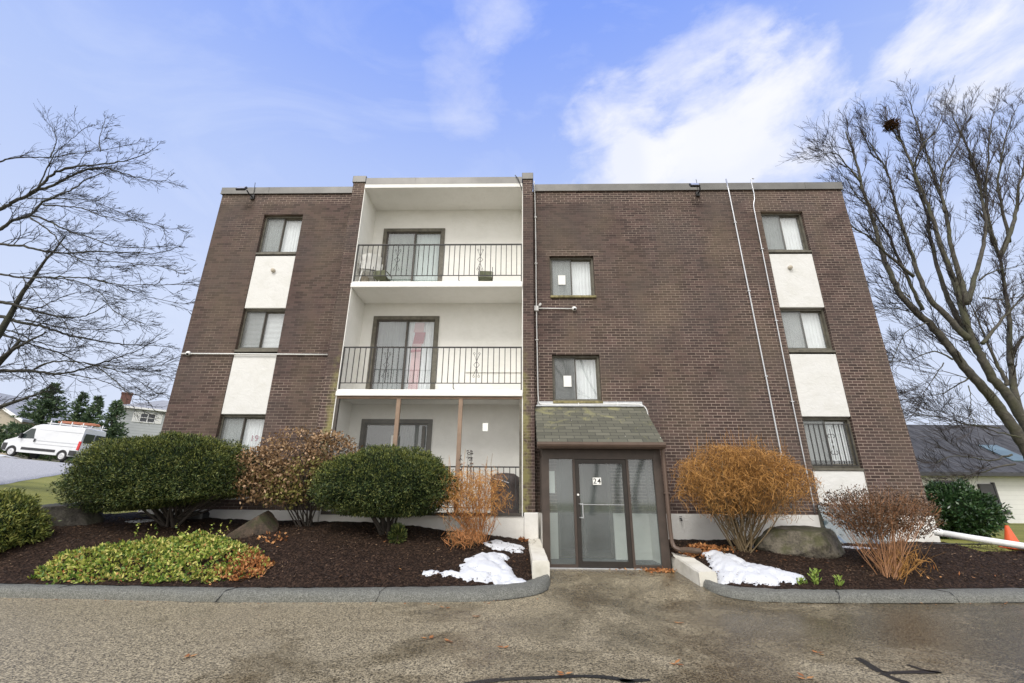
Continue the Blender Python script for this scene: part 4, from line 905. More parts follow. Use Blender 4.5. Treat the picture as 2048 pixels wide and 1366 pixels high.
# brick retaining strip behind shrubs is part of the wall; balcony things
def chair(x,y,z,rot,label,seatm,frm,tilt=0):
    t=thing('plastic_chair',label,'chair',(x,y,z),(tilt,0,rot))
    mb=MB(); mb.bbox(-.23,.23,-.22,.22,.40,.435,.012); mb.build('seat',seatm,t,local=True)
    mb=MB(); P=[]; n=8
    for i in range(n+1):
        a=-.24+.48*i/n; b=.215+.05*(1-(2*i/n-1)**2)
        P.append((a,b))
    for (a,b),(c,d) in zip(P,P[1:]):
        for z0,z1,o0,o1 in ((.43,.62,0,.04),(.62,.84,.04,.1)):
            h0=.0; e=.03*(abs(a)/.24)**2*(z1>.8)
            mb.face([(a,b+o0,z0),(c,d+o0,z0),(c,d+o1,z1-.06*(abs(c)/.24)**2*(z1>.8)),(a,b+o1,z1-.06*(abs(a)/.24)**2*(z1>.8))])
            mb.face([(a,b+o0+.012,z0),(a,b+o1+.012,z1-.06*(abs(a)/.24)**2*(z1>.8)),(c,d+o1+.012,z1-.06*(abs(c)/.24)**2*(z1>.8)),(c,d+o0+.012,z0)])
    mb.build('backrest',seatm,t,local=True,fix=False)
    for sx in (-1,1):
        mb=MB(); mb.tube([(sx*.25,.24,.44),(sx*.27,.22,.63),(sx*.28,.0,.65),(sx*.27,-.2,.63),(sx*.25,-.22,.42)],[.012,.02,.022,.02,.012],6); mb.build('armrest',frm,t,local=True)
        for sy in (-1,1):
            mb=MB(); mb.tube([(sx*.2,sy*.19,.42),(sx*.25,sy*.24,0)],[.022,.014],6); mb.build('leg',frm,t,local=True)
    return t
chair(-4.0,10.62,6.566,R(200),'white plastic chair on the top balcony, draped with a white sheet',WHITEPL,WHITEPL)
mb=MB(); xs=[-.26+.52*i/10 for i in range(11)]
for (a,b) in zip(xs,xs[1:]):
    for (y0,z0,y1,z1) in ((-.26,.30,-.235,.455),(-.235,.455,0,.462),(0,.462,.19,.5),(.19,.5,.2,.9)):
        mb.face([(-4.0+a,10.62+y0*-1,6.566+z0+.02*math.sin(a*22)),(-4.0+b,10.62+y0*-1,6.566+z0+.02*math.sin(b*22)),(-4.0+b,10.62-y1,6.566+z1),(-4.0+a,10.62-y1,6.566+z1)])
tag(mb.build('draped_sheet',TRIM,fix=False),'white sheet draped over the plastic chair on the top balcony','sheet')
def campchair(x,y,z,rot,label):
    t=thing('camping_chair',label,'folding chair',(x,y,z),(0,0,rot)); t.scale=(.78,.78,.78)
    mb=MB(); mb.bbox(-.22,.22,-.2,.2,.24,.27,.01); mb.build('seat',CAMP,t,local=True)
    mb=MB(); mb.bbox(-.2,.2,.19,.21,.27,.46,.006); mb.build('backrest',CAMP,t,local=True)
    for sx in (-1,1):
        mb=MB(); mb.tube([(sx*.22,-.2,0),(sx*.22,.21,.3),(sx*.22,.23,.6)],.011,6); mb.tube([(sx*.235,.22,0),(sx*.235,-.2,.3),(sx*.235,-.2,.4)],.011,6); mb.build('leg',BLACKPL,t,local=True)
        mb=MB(); mb.tube([(sx*.235,-.22,.4),(sx*.23,.22,.42)],.016,6); mb.build('armrest',CAMP,t,local=True)
    return t
campchair(-3.62,10.45,6.566,R(170),'low olive camping chair at the left end of the top balcony')
campchair(-.95,10.5,6.566,R(185),'low olive camping chair at the right end of the top balcony')
t=thing('broom','black broom with a red grip leaning on the top balcony wall','broom',(-4.05,10.9,6.566))
mb=MB(); mb.tube([(-4.03,10.85,6.64),(-4.12,11.05,7.6)],.013,6); mb.build('handle',BLACKPL,t)
mb=MB(); mb.tube([(-4.12,11.05,7.6),(-4.135,11.08,7.75)],.019,6); mb.build('grip',REDPL,t)
mb=MB(); mb.bbox(-4.17,-3.9,10.8,10.86,6.57,6.66,.01); mb.build('brush',BLACKPL,t)
mb=MB(); mb.bbox(-4.24,-4.1,10.62,10.86,6.567,7.1,.02); tag(mb.build('storage_box',CARD),'beige storage box in the left corner of the top balcony','box')
t=thing('covered_grill','covered dark brown grill on the screened ground floor porch by the right pillar','grill',(-.38,10.8,1.1))
mb=MB(); n=20
prof=[(.30,1.1),(.31,1.5),(.30,1.7),(.33,1.75),(.31,1.9),(.2,1.98),(.03,2.0)]
for k,(r,z) in enumerate(prof):
    for j in range(n):
        a=2*math.pi*j/n; ca=math.copysign(abs(math.cos(a))**.5,math.cos(a)); sa=math.copysign(abs(math.sin(a))**.5,math.sin(a))
        w=1+.05*fbm(ca*3,sa*3,z*4)
        mb.v.append((-.39+r*ca*w*1.05,10.82+r*.75*sa*w,z))
for k in range(len(prof)-1):
    for j in range(n):
        q=k*n+j; e=k*n+(j+1)%n; mb.f.append((q,e,e+n,q+n)); mb.m.append(0)
mb.f.append(tuple((len(prof)-1)*n+j for j in range(n))); mb.m.append(0)
mb.build('cover',GRILLC,t,smooth=True)
mb=MB(); mb.tube([(-.62,10.52,1.86),(-.5,10.5,1.84),(-.3,10.5,1.77)],.012,6); mb.build('handle',GALV,t)
# ------------------------------------------------------------------ plastic drain pipe and cone
mb=MB(); P=[(8.25,10.33,.90),(8.8,9.98,.80),(9.7,9.42,.66),(10.6,8.9,.57)]; P=[(8.45,10.2,.86),(8.87,9.9,.77),(9.45,9.55,.665),(10.5,8.95,.52)]
mb.tube(P,.062,14); o=mb.build('drain_pipe',WHITEPL,smooth=True); tag(o,'white plastic drain pipe lying on the mulch at the right building corner','pipe')
mb=MB(); mb.tube([(8.40,10.23,.872),(8.5,10.165,.85)],.072,14); mb.build('coupling',WHITEPL,o)
conduit([(8.0,10.1,.66),(8.7,10.0,.66),(9.3,10.02,.665),(9.6,9.9,.66)],.012,'thin black hose on the mulch beside the white drain pipe',BLACKPL,name='hose')
t=thing('traffic_cone','orange traffic cone on the lawn behind the white drain pipe','traffic cone',(9.62,9.95,.6))
mb=MB(); zc=T(9.62,9.95); mb.lathe([(.13,zc+.03),(.125,zc+.05),(.03,zc+.41),(.025,zc+.415),(.022,zc+.35)],Matrix.Translation((9.62,9.95,0)),20); mb.build('cone_body',ORANGE,t,smooth=False)
mb=MB(); mb.bbox(9.46,9.78,9.79,10.11,zc-.01,zc+.03,.015); mb.build('base',ORANGE,t)
# ------------------------------------------------------------------ boulders
def boulder(c,r,seed,m,label,cuts=()):
    import bmesh
    bm=bmesh.new(); bmesh.ops.create_icosphere(bm,subdivisions=5,radius=1)
    for v in bm.verts:
        d=v.co.normalized(); k=1+.22*fbm(d.x*1.1+seed,d.y*1.1,d.z*1.1,2)+.03*fbm(d.x*5,d.y*5+seed,d.z*5)
        p=d*k
        for (nx,ny,nz,lim) in cuts:
            n=Vector((nx,ny,nz)).normalized(); e=p.dot(n)-lim
            if e>0: p-=n*e*.93
        p+=d*.015*fbm(d.x*14,d.y*14+seed,d.z*14)
        v.co=Vector((c[0]+p.x*r[0],c[1]+p.y*r[1],c[2]+p.z*r[2]))
    me=bpy.data.meshes.new('boulder'); bm.to_mesh(me); bm.free(); me.materials.append(m)
    me.polygons.foreach_set('use_smooth',[True]*len(me.polygons))
    o=bpy.data.objects.new('boulder',me); C.objects.link(o); return tag(o,label,'boulder','boulders in the planting beds')
ROCKG=rock_material('mossy_rock',(.02,.015,.011),(.095,.066,.044),(.04,.047,.014),.75)
ROCKB=rock_material('speckled_rock',(.045,.038,.03),(.2,.175,.13),(.06,.062,.018),.75)
ROCKD=rock_material('dark_rock',(.022,.02,.017),(.1,.09,.075),(.04,.045,.02),.5)
boulder((-5.12,9.3,.85),(.46,.42,.38),3.3,ROCKG,'mossy slab-sided boulder under the withered leafy bush',[(-.6,-.25,.75,.42),(.35,-.9,.1,.5),(.75,-.1,.55,.6),(.0,-.5,.9,.72)])
boulder((5.25,9.45,.70),(.78,.42,.34),8.1,ROCKB,'long low boulder right of the orange bush, moss at its left end',[(0,-.2,1,.72),(-.6,-.8,.2,.75),(.8,-.5,.2,.75)])
boulder((-8.95,9.4,.98),(.58,.42,.46),5.7,ROCKD,'big dark flat-topped boulder at the left end of the big clipped yew',[(0,-.1,1,.62),(.3,-1,-.25,.6)])
boulder((-9.55,9.3,.85),(.4,.35,.35),1.7,ROCKD,'smaller dark boulder behind the golden green shrub')
# ------------------------------------------------------------------ plants
def rdir(): 
    z=random.uniform(-1,1); a=random.uniform(0,2*math.pi); s=math.sqrt(1-z*z); return Vector((s*math.cos(a),s*math.sin(a),z))
def leaf(mb,p,d,l,w,up=None,mi=0):
    s=d.cross(up if up is not None else rdir())
    if s.length<1e-3: s=d.cross(Vector((1,.3,.2)))
    s.normalize(); i=len(mb.v); q=p+d*(l*.45)
    mb.v+= [tuple(p),tuple(q+s*(w/2)),tuple(p+d*l),tuple(q-s*(w/2))]
    mb.f.append((i,i+1,i+2,i+3)); mb.m.append(mi)
def blob(c,r,seed,rough,k=1.,n=(48,28),zpow=1.,fl=None):
    mb=MB()
    for j in range(n[1]+1):
        th=math.pi*j/n[1]
        for i in range(n[0]):
            ph=2*math.pi*i/n[0]; d=Vector((math.sin(th)*math.cos(ph),math.sin(th)*math.sin(ph),math.cos(th)))
            p=shape(c,r,d,seed,rough,k,fl); mb.v.append(tuple(p))
    for j in range(n[1]):
        for i in range(n[0]):
            a=j*n[0]+i; b=j*n[0]+(i+1)%n[0]; mb.f.append((a,b,b+n[0],a+n[0])); mb.m.append(0)
    return mb
def shape(c,r,d,seed,rough,k=1.,fl=None):
    """point of a lumpy ellipsoid; fl flattens the underside"""
    s=1+rough*fbm(d.x*2.2+seed,d.y*2.2,d.z*2.2,3)
    z=d.z*s*k
    if callable(fl): fl=fl(d)
    if fl is not None and z<-fl: z=-fl-(abs(z)-fl)*.25
    return Vector((c[0]+r[0]*d.x*s*k,c[1]+r[1]*d.y*s*k,c[2]+r[2]*z))
def stems(mb,base,c,r,n,rad,seed,spread=.12,bend=.25,zk=-.35,n2=3):
    rnd=random.Random(seed)
    for _ in range(n):
        a=rnd.uniform(0,2*math.pi); q=math.sqrt(rnd.random())
        e=Vector((c[0]+r[0]*.85*q*math.cos(a),c[1]+r[1]*.85*q*math.sin(a),c[2]+r[2]*rnd.uniform(zk,.5)))
        b=Vector(base)+Vector((rnd.uniform(-spread,spread),rnd.uniform(-spread,spread),-.05))
        m=b.lerp(e,.5)+Vector((rnd.uniform(-.1,.1),rnd.uniform(-.1,.1),-bend*.5*(q)+.1))
        P=smoothline([tuple(b),tuple(m),tuple(e)],2); L=len(P)
        mb.tube(P,[rad*(1-.7*i/L) for i in range(L)],5)
        for _ in range(n2):
            k=rnd.randint(L//3,L-2); s=Vector(P[k]); t=s+Vector((rnd.uniform(-.3,.3),rnd.uniform(-.25,.25),rnd.uniform(.1,.45)))
            mb.tube([tuple(s),tuple(s.lerp(t,.5)+Vector((rnd.uniform(-.03,.03),0,rnd.uniform(-.03,.03)))),tuple(t)],[rad*.45,rad*.3,rad*.12],4)
def clipped(base,c,r,seed,label,n,mats,core,size=(.075,.022),rough=.1,fl=.55,grp=None,name='clipped_yew',cat='shrub',sm=DSTEM,shellk=(.84,1.04),upb=.35,under=True,ns=16,tips=None):
    t=thing(name,label,cat,base,group=grp)
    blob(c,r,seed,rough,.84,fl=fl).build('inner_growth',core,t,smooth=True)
    mb=MB(); rnd=random.Random(seed)
    for _ in range(n):
        d=rdir(); 
        if d.z<-.75 and rnd.random()<.5: continue
        clump=fbm(d.x*7+seed,d.y*7,d.z*7,3)
        if clump<-.42 and rnd.random()<.6: continue
        k=rnd.uniform(*shellk)+.12*clump
        p=shape(c,r,d,seed,rough,k,fl)
        o=(Vector((d.x/r[0],d.y/r[1],d.z/r[2])).normalized()*rnd.uniform(.3,1.1)+rdir()*.9+Vector((0,0,upb))).normalized()
        leaf(mb,p,o,size[0]*rnd.uniform(.6,1.3),size[1]*rnd.uniform(.7,1.3))
    mb.build('foliage',mats,t,fix=False)
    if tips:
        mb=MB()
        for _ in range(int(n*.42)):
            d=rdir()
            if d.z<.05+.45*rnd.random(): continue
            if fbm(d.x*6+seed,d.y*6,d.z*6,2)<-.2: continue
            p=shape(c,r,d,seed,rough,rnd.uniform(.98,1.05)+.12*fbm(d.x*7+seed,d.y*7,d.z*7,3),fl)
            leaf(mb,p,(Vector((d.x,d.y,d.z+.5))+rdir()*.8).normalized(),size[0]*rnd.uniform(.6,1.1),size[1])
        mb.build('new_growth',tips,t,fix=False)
    mb=MB(); stems(mb,base,c,r,ns,.03,seed)
    if name=='clipped_yew' and ns>16:
        for k in range(26):
            e=Vector((c[0]+r[0]*rnd.uniform(.35,.98),c[1]+rnd.uniform(-.55,.3),c[2]+rnd.uniform(-.38,-.05))); b=Vector(base)+Vector((rnd.uniform(0,.2),rnd.uniform(-.1,.1),.15))
            m=b.lerp(e,.5)+Vector((0,0,rnd.uniform(-.1,.02))); mb.tube(smoothline([tuple(b),tuple(m),tuple(e)],2),[.016*(1-.08*q) for q in range(len(smoothline([tuple(b),tuple(m),tuple(e)],2)))],5)
    mb.build('stem',sm,t)
    return t
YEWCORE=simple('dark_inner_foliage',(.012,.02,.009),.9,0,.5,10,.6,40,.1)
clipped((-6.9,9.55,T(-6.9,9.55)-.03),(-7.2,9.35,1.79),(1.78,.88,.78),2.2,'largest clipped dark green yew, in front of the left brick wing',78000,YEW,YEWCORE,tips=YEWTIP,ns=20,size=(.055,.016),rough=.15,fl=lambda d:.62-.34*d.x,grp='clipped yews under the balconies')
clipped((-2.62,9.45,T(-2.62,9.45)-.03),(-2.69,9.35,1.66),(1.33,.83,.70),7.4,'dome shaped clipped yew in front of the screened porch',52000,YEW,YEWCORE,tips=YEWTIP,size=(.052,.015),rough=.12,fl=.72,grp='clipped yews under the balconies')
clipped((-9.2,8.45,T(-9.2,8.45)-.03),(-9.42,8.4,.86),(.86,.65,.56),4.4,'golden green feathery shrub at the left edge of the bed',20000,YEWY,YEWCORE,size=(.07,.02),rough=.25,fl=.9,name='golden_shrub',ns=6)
clipped((10.4,11.8,.62),(10.3,11.8,1.2),(.74,.7,.64),9.4,'glossy dark green shrub at the right corner of the building',12000,EVG,YEWCORE,size=(.09,.034),rough=.28,fl=.85,name='evergreen_shrub',ns=6)
# small seedling yew under the dome
t=thing('yew_seedling','small dark yew seedling beneath the dome shaped yew','shrub',(-2.3,9.0,T(-2.3,9.)))
mb=MB()
for _ in range(900):
    d=rdir(); p=Vector((-2.3,9.05,T(-2.3,9.)+.15))+Vector((d.x*.14,d.y*.12,d.z*.17))*random.random()**.4; leaf(mb,p,(d+Vector((0,0,.6))).normalized(),.07,.02)
mb.build('foliage',YEW,t,fix=False)
mb=MB(); mb.tube([(-2.3,9.05,T(-2.3,9.)-.03),(-2.3,9.05,T(-2.3,9.)+.25)],.008,5); mb.build('stem',DSTEM,t)
def leafbush(base,c,r,seed,label,n,m,size,lobes,name,sm,ns,rad=.016,inner=.35,grp=None):
    t=thing(name,label,'shrub',base,group=grp); rnd=random.Random(seed)
    mb=MB(); stems(mb,base,c,r,ns,rad,seed,n2=5,zk=-.5)
    tw=MB()
    for _ in range(n):
        lc,lr=rnd.choice(lobes); d=rdir(); k=rnd.uniform(inner,1.)**.45
        cl=fbm(d.x*4+seed,d.y*4,d.z*4,2)
        if cl<-.15 and rnd.random()<.8: continue
        p=shape(lc,lr,d,seed,.22,k)
        o=(d*.5+rdir()+Vector((0,0,.1))).normalized()
        leaf(tw,p,o,size[0]*rnd.uniform(.6,1.3),size[1]*rnd.uniform(.6,1.2))
        if rnd.random()<.13:
            q=p-Vector((d.x*.12,d.y*.12,.1+d.z*.05)); mb.tube([tuple(q),tuple(p.lerp(q,.5)+rdir()*.015),tuple(p)],[.005,.004,.003],3,cap=False)
    tw.build('foliage',m,t,fix=False); mb.build('branches',sm,t,fix=False)
    return t
leafbush((-4.3,9.75,T(-4.3,9.75)-.03),(-4.65,9.6,2.1),(1.1,.7,.75),3.1,'tall bush with withered brown leaves between the two clipped yews',9500,BRLEAF,(.072,.042),
    [((-4.55,9.6,2.3),(1.02,.62,.52)),((-4.95,9.6,2.0),(.85,.6,.55)),((-4.75,9.55,1.72),(.72,.55,.45)),((-4.0,9.6,2.35),(.6,.5,.38)),((-5.25,9.35,1.65),(.5,.42,.34)),((-5.35,9.4,2.0),(.5,.42,.4))],'withered_bush',DSTEM,16)
leafbush((6.0,8.45,T(6.0,8.45)-.03),(6.3,8.75,1.3),(.95,.7,.45),5.5,'wide rusty leaved bush on orange stems in the right bed',9500,BRLEAF2,(.045,.022),
    [((6.35,8.75,1.35),(.92,.68,.36)),((5.95,8.75,1.3),(.6,.55,.36)),((6.8,8.75,1.2),(.5,.5,.36)),((6.1,8.7,1.15),(.5,.45,.3))],'rusty_bush',STEM2,60,.0075)
def twigbush(base,c,r,seed,label,n,m,sm,ns,name='twiggy_bush',L=(.12,.3),tuft=14,rad=.0042,rs=.012,low=.0,rough=.12,grp=None):
    t=thing(name,label,'shrub',base,group=grp); rnd=random.Random(seed)
    mb=MB(); stems(mb,base,c,r,ns,rs,seed,n2=5,zk=-.7); mb.build('stem',sm,t,fix=False)
    mb=MB(); b=Vector(base)
    for i in range(n):
        d=rdir(); k=rnd.random()**.42
        p=shape(c,r,d,seed,rough,k)
        if d.z<-.35 and rnd.random()<.45: continue
        out=((p-b).normalized()*.7+rdir()*1.+Vector((0,0,.2))).normalized(); l=rnd.uniform(*L)
        q=p-out*l; s=rdir()*.035
        mb.tube([tuple(q),tuple(q.lerp(p,.5)+s),tuple(p+rdir()*.02)],[rad,rad*.85,rad*.55],3,cap=False)
    for i in range(tuft):
        a=rnd.uniform(-.7,.7); x=c[0]+r[0]*a; p=Vector((x,c[1]+rnd.uniform(-.4,.4)*r[1],c[2]+r[2]*math.sqrt(max(.05,1-a*a))*.95))
        e=p+Vector((rnd.uniform(-.08,.08),rnd.uniform(-.05,.05),rnd.uniform(.12,.34)))
        mb.tube([tuple(p-Vector((0,0,.3))),tuple(p.lerp(e,.4)+rdir()*.02),tuple(e)],[.005,.004,.0025],3,cap=False)
    mb.build('twigs',m,t,fix=False)
    return t
twigbush((4.1,9.4,T(4.1,9.4)-.03),(4.22,9.38,1.83),(1.27,.85,.72),6.6,'big dense orange twiggy bush right of the entrance',15000,ORTWIG,STEM,50,rs=.014,L=(.07,.22),rad=.0038,rough=.3,tuft=40,grp='orange twiggy bushes')
twigbush((-.82,9.5,T(-.82,9.5)-.03),(-1.02,9.38,1.5),(.8,.6,.58),1.6,'sparse orange twiggy bush in front of the screened porch',1900,ORTWIG2,STEM3,40,L=(.08,.2),tuft=8,rs=.009,rough=.3,grp='orange twiggy bushes')
twigbush((-1.05,9.15,T(-1.05,9.15)-.02),(-1.1,9.12,.78),(.4,.28,.16),2.9,'low tangle of brown twigs at the foot of the sparse orange bush',380,STEM3,STEM,14,L=(.08,.2),tuft=0,rs=.006)
twigbush((6.05,8.35,T(6.05,8.35)-.02),(6.35,8.5,.5),(.4,.3,.2),4.9,'low orange-brown twigs at the foot of the rusty leaved bush',150,ORTWIG,ORTWIG,14,L=(.1,.22),tuft=0,rs=.007)
t=thing('dry_plant','thin dark dried plant with few leaves behind the sparse orange bush','plant',(-1.12,9.75,T(-1.12,9.75)))
mb=MB(); lf=MB()
for k in range(5):
    x=-1.12+random.uniform(-.12,.12); e=(x+random.uniform(-.1,.1),9.7,2.3+random.uniform(-.1,.1)); P=smoothline([(-1.12,9.75,T(-1.12,9.75)-.02),(x,9.72,1.6),e],2); mb.tube(P,.004,4)
    for q in P[-6:]:
        for _ in range(3): leaf(lf,Vector(q),(rdir()+Vector((0,0,-.5))).normalized(),.06,.022)
mb.build('stem',TWIG,t); lf.build('foliage',TWIG,t,fix=False)
# leafy ground cover
GC=[(-7.6,7.64),(-7.75,8.25),(-7.2,8.5),(-6.4,8.75),(-5.9,9.0),(-5.35,8.85),(-4.9,8.6),(-4.5,8.45),(-4.05,8.05),(-4.05,7.75),(-4.5,7.6),(-5.99,7.6)]
mb=MB(); dl=MB(); rnd=random.Random(9)
def hcov(x,y): return (.04+.13*clamp(pdist(x,y,GC)/.35))*(1+.6*fbm(x*2.5,y*2.5))*(1.25 if -6.6<x<-5.2 and y>8.2 else 1)
cnt=0
while cnt<8000:
    x=rnd.uniform(-7.9,-4.0); y=rnd.uniform(7.5,9.1); 
    if pdist(x,y,GC)+.12*fbm(x*4,y*4)<0 or (fbm(x*5+3,y*6)<-.38 and rnd.random()<.8): continue
    cnt+=1; z=T(x,y)+hcov(x,y)*rnd.uniform(.25,1.)**.6
    dead=clamp((x+4.95)/.5)*.8+.06
    dm=dl if rnd.random()<dead else mb
    o=(rdir()+Vector((0,-.35,.5))).normalized(); leaf(dm,Vector((x,y,z*(.97 if dm is dl else 1))),o,rnd.uniform(.04,.085),rnd.uniform(.022,.045))
for k in range(12):
    x=rnd.uniform(-7.2,-5.2); y=rnd.uniform(8.5,8.95); z=T(x,y)+.1; h=rnd.uniform(.15,.32); dx=rnd.uniform(-.08,.15)
    for q in range(8): leaf(mb,Vector((x+dx*q/8,y,z+h*q/8)),rdir(),.045,.03)
gl=MB(); wb=[o for o in bpy.data.objects if o.name.startswith('withered_bush')][0]
for _ in range(2600):
    lc,lr=rnd.choice([((-4.95,9.55,1.7),(.75,.55,.42)),((-4.65,9.5,1.5),(.6,.5,.3)),((-4.3,9.5,1.9),(.6,.5,.35))]); d=rdir(); p=shape(lc,lr,d,3.1,.3,rnd.random()**.4)
    if fbm(p.x*3,p.y*3,p.z*3,2)<-.2: continue
    leaf(gl,p,(rdir()+Vector((0,-.2,0))).normalized(),.065,.038)
gl.build('green_leaves',GREENBR,wb,fix=False)
tag(mb.build('ground_cover',COVER,fix=False),'low leafy green and yellow ground cover along the left kerb','ground cover',kind='stuff')
# fallen leaves and litter
def litter(mb,cx,cy,rx,ry,n,h,base=T,size=(.05,.09)):
    for _ in range(n):
        a=rnd.uniform(0,6.283); q=math.sqrt(rnd.random()); x=cx+rx*q*math.cos(a); y=cy+ry*q*math.sin(a)
        o=(rdir()*1.+Vector((0,-.2,.1))); o.z*=.6; o.normalize(); leaf(mb,Vector((x,y,base(x,y)+.02+h*(1-q)*rnd.random())),o,rnd.uniform(*size),rnd.uniform(.03,.05))
litter(dl,3.35,9.45,.38,.28,420,.12); litter(dl,3.7,9.5,.5,.2,160,.04); litter(dl,2.5,9.22,.28,.09,140,.05,D,(.04,.07)); litter(dl,2.1,9.3,.5,.04,40,.02,D,(.03,.05))
litter(dl,-4.55,8.95,.3,.25,60,.03); litter(dl,.02,10.05,.12,.1,50,.04)
for _ in range(90):
    x=rnd.uniform(-7.8,8.5); 
    if .2<x<3.1: continue
    y=rnd.uniform(yk(x)+.1,9.3); leaf(dl,Vector((x,y,T(x,y)+.035)),(Vector((rnd.uniform(-1,1),rnd.uniform(-1,1),.15))).normalized(),rnd.uniform(.05,.1),rnd.uniform(.02,.04),Vector((0,0,1)))
for x,y in ((-1.0,5.6),(-.75,5.5),(-.2,5.3),(.35,4.6),(1.4,4.9),(-1.05,7.05),(-.6,6.6),(1.9,6.4),(-3.1,4.9),(.6,4.3),(2.4,4.6),(2.9,5.3),(.1,3.95)):
    for q in range(3): leaf(dl,Vector((x+rnd.uniform(-.02,.02),y+rnd.uniform(-.02,.02),.008+.004*q)),Vector((rnd.uniform(-1,1),rnd.uniform(-1,1),.08)).normalized(),.075,.04,Vector((0,0,1)))
for _ in range(70):
    x=rnd.uniform(-7.5,8) 
    if .4<x<3: continue
    y=interp(KLB[:8] if x<1.5 else KRB[3:],x)-abs(rnd.gauss(0,.08))-.03; a=rnd.uniform(0,6.28); leaf(dl,Vector((x,y,D(x,y)+.008)),Vector((math.cos(a),math.sin(a),.1)).normalized(),rnd.uniform(.02,.06),rnd.uniform(.012,.03),Vector((0,0,1)))
tag(dl.build('fallen_leaves',LITTER,fix=False),'orange brown fallen leaves scattered on the beds and by the door','leaves',kind='stuff')
mb=MB()
for _ in range(15000):
    x=rnd.uniform(-9.8,9.5)
    if .25<x<2.85: continue
    y=rnd.uniform(yk(x)+.02,min(10.1,yk(x)+2.2)); d=Vector((rnd.uniform(-1,1),rnd.uniform(-1,1),rnd.uniform(-.25,.35))).normalized()
    leaf(mb,Vector((x,y,T(x,y)+.03+rnd.uniform(-.005,.02))),d,rnd.uniform(.02,.055),rnd.uniform(.007,.02))
for _ in range(260):
    x=rnd.uniform(-6,8.5)
    if .25<x<2.85: continue
    y=rnd.uniform(yk(x)+.03,yk(x)+1.1); a=rnd.uniform(0,6.28); leaf(mb,Vector((x,y,T(x,y)+.04)),Vector((math.cos(a),math.sin(a),.12)).normalized(),rnd.uniform(.06,.16),.009)
tag(mb.build('bark_chips',CHIPS,fix=False),'loose bark chips over the dark mulch','bark chips',kind='stuff')
for i,(x,y) in enumerate(((4.38,7.98+.1),(4.62,8.02+.08),(4.98,8.06+.04))):
    t=thing('green_sprout',('pale green sprout beside the snow by the right kerb','tallest pale green sprout in the row of three by the right kerb','last pale green sprout, farthest from the snow')[i],'sprout',(x,y,T(x,y)),group='sprouts by the right kerb'); mb=MB()
    for _ in range((26,60,30)[i]):
        d=(rdir()*.8+Vector((0,0,1))).normalized(); leaf(mb,Vector((x+rnd.uniform(-.06,.06),y+rnd.uniform(-.03,.03),T(x,y)+rnd.uniform(0,(.08,.2,.12)[i]))),d,.08,.03)
    mb.build('foliage',SPROUT,t,fix=False)
# ------------------------------------------------------------------ bare trees
def catmull(P,sub=4):
    P=[Vector(p) for p in P]; out=[]
    for i in range(len(P)-1):
        a=P[max(i-1,0)]; b=P[i]; c=P[i+1]; d=P[min(i+2,len(P)-1)]
        for k in range(sub):
            t=k/sub; out.append(.5*((2*b)+(c-a)*t+(2*a-5*b+4*c-d)*t*t+(3*b-a-3*c+d)*t**3))
    out.append(P[-1]); return out
def twig(mb,p,d,l,r,lev,rnd,bias,ang,num):
    n=4 if lev>1 else 3; P=[p]; q=p; dd=d.copy()
    for i in range(n):
        dd=(dd+Vector((rnd.gauss(0,1),rnd.gauss(0,1),rnd.gauss(0,1)))*.17+bias*.1).normalized(); q=q+dd*(l/n); P.append(q)
    mb.tube(P,[max(r*(1-.6*i/n),.0042) for i in range(n+1)],3 if r<.02 else 5,cap=False)
    if lev<=0: return
    for i in range(num[lev]):
        k=rnd.uniform(.25,1)*n; a=int(min(k,n-.01)); s=P[a].lerp(P[a+1],k-a)
        t=(P[a+1]-P[a]).normalized(); o=t.cross(Vector((rnd.gauss(0,1),rnd.gauss(0,1),rnd.gauss(0,1)))).normalized()
        w=math.radians(rnd.uniform(*ang)); nd=(t*math.cos(w)+o*math.sin(w)+bias*.3).normalized()
        twig(mb,s,nd,l*rnd.uniform(.4,.68),r*.6,lev-1,rnd,bias,ang,num)
def baretree(name,label,limbs,seed,barkm,twigm,bias,spacing,l1,ang,num,base,grp=None,tufts=None,jit=.012,rk=1.,skip=0,rmin=.01):
    rnd=random.Random(seed); t=thing(name,label,'tree',base,group=grp)
    mb=MB(); tw=MB()
    for r,P in limbs:
        Q=catmull(P,5); L=[0]
        for a,b in zip(Q,Q[1:]): L.append(L[-1]+(b-a).length)
        tot=L[-1]
        for i in range(1,len(Q)-1):
            Q[i]=Q[i]+Vector((rnd.gauss(0,1),rnd.gauss(0,1),rnd.gauss(0,1)))*min(jit,r*.6)
        rr=[max(r*rk*(1-.88*(s/tot)**.75),min(rmin,r*.5)) for s in L]
        mb.tube(Q,rr,10 if r>.1 else 6)
        s=tot*(.12 if r<.1 else .3)
        while s<tot:
            i=max(k for k in range(len(L)) if L[k]<=s); i=min(i,len(Q)-2); u=(s-L[i])/max(L[i+1]-L[i],1e-6)
            p=Q[i].lerp(Q[i+1],u); d=(Q[i+1]-Q[i]).normalized(); f=s/tot
            o=d.cross(Vector((rnd.gauss(0,1),rnd.gauss(0,1),rnd.gauss(0,1)))).normalized(); w=math.radians(rnd.uniform(*ang))
            nd=(d*math.cos(w)+o*math.sin(w)+bias*.35).normalized()
            ll=l1*rnd.uniform(.5,1.15)*(1.15-.55*f)
            twig(tw,p,nd,ll,max(.006,min(.016,rr[i]*.45)),2,rnd,bias,ang,num)
            if tufts and f>.45:
                for _ in range(tufts):
                    q=p+nd*ll*rnd.uniform(.4,1.2)+rdir()*.12; leaf(tw,q,rdir(),.05,.022)
            s+=spacing*rnd.uniform(.6,1.4)
        twig(tw,Q[-1],(Q[-1]-Q[-2]).normalized(),l1*.5,.008,2,rnd,bias,ang,num)
    mb.build('trunk',barkm,t,smooth=True,fix=False); tw.build('crown',twigm,t,fix=False)
    return t
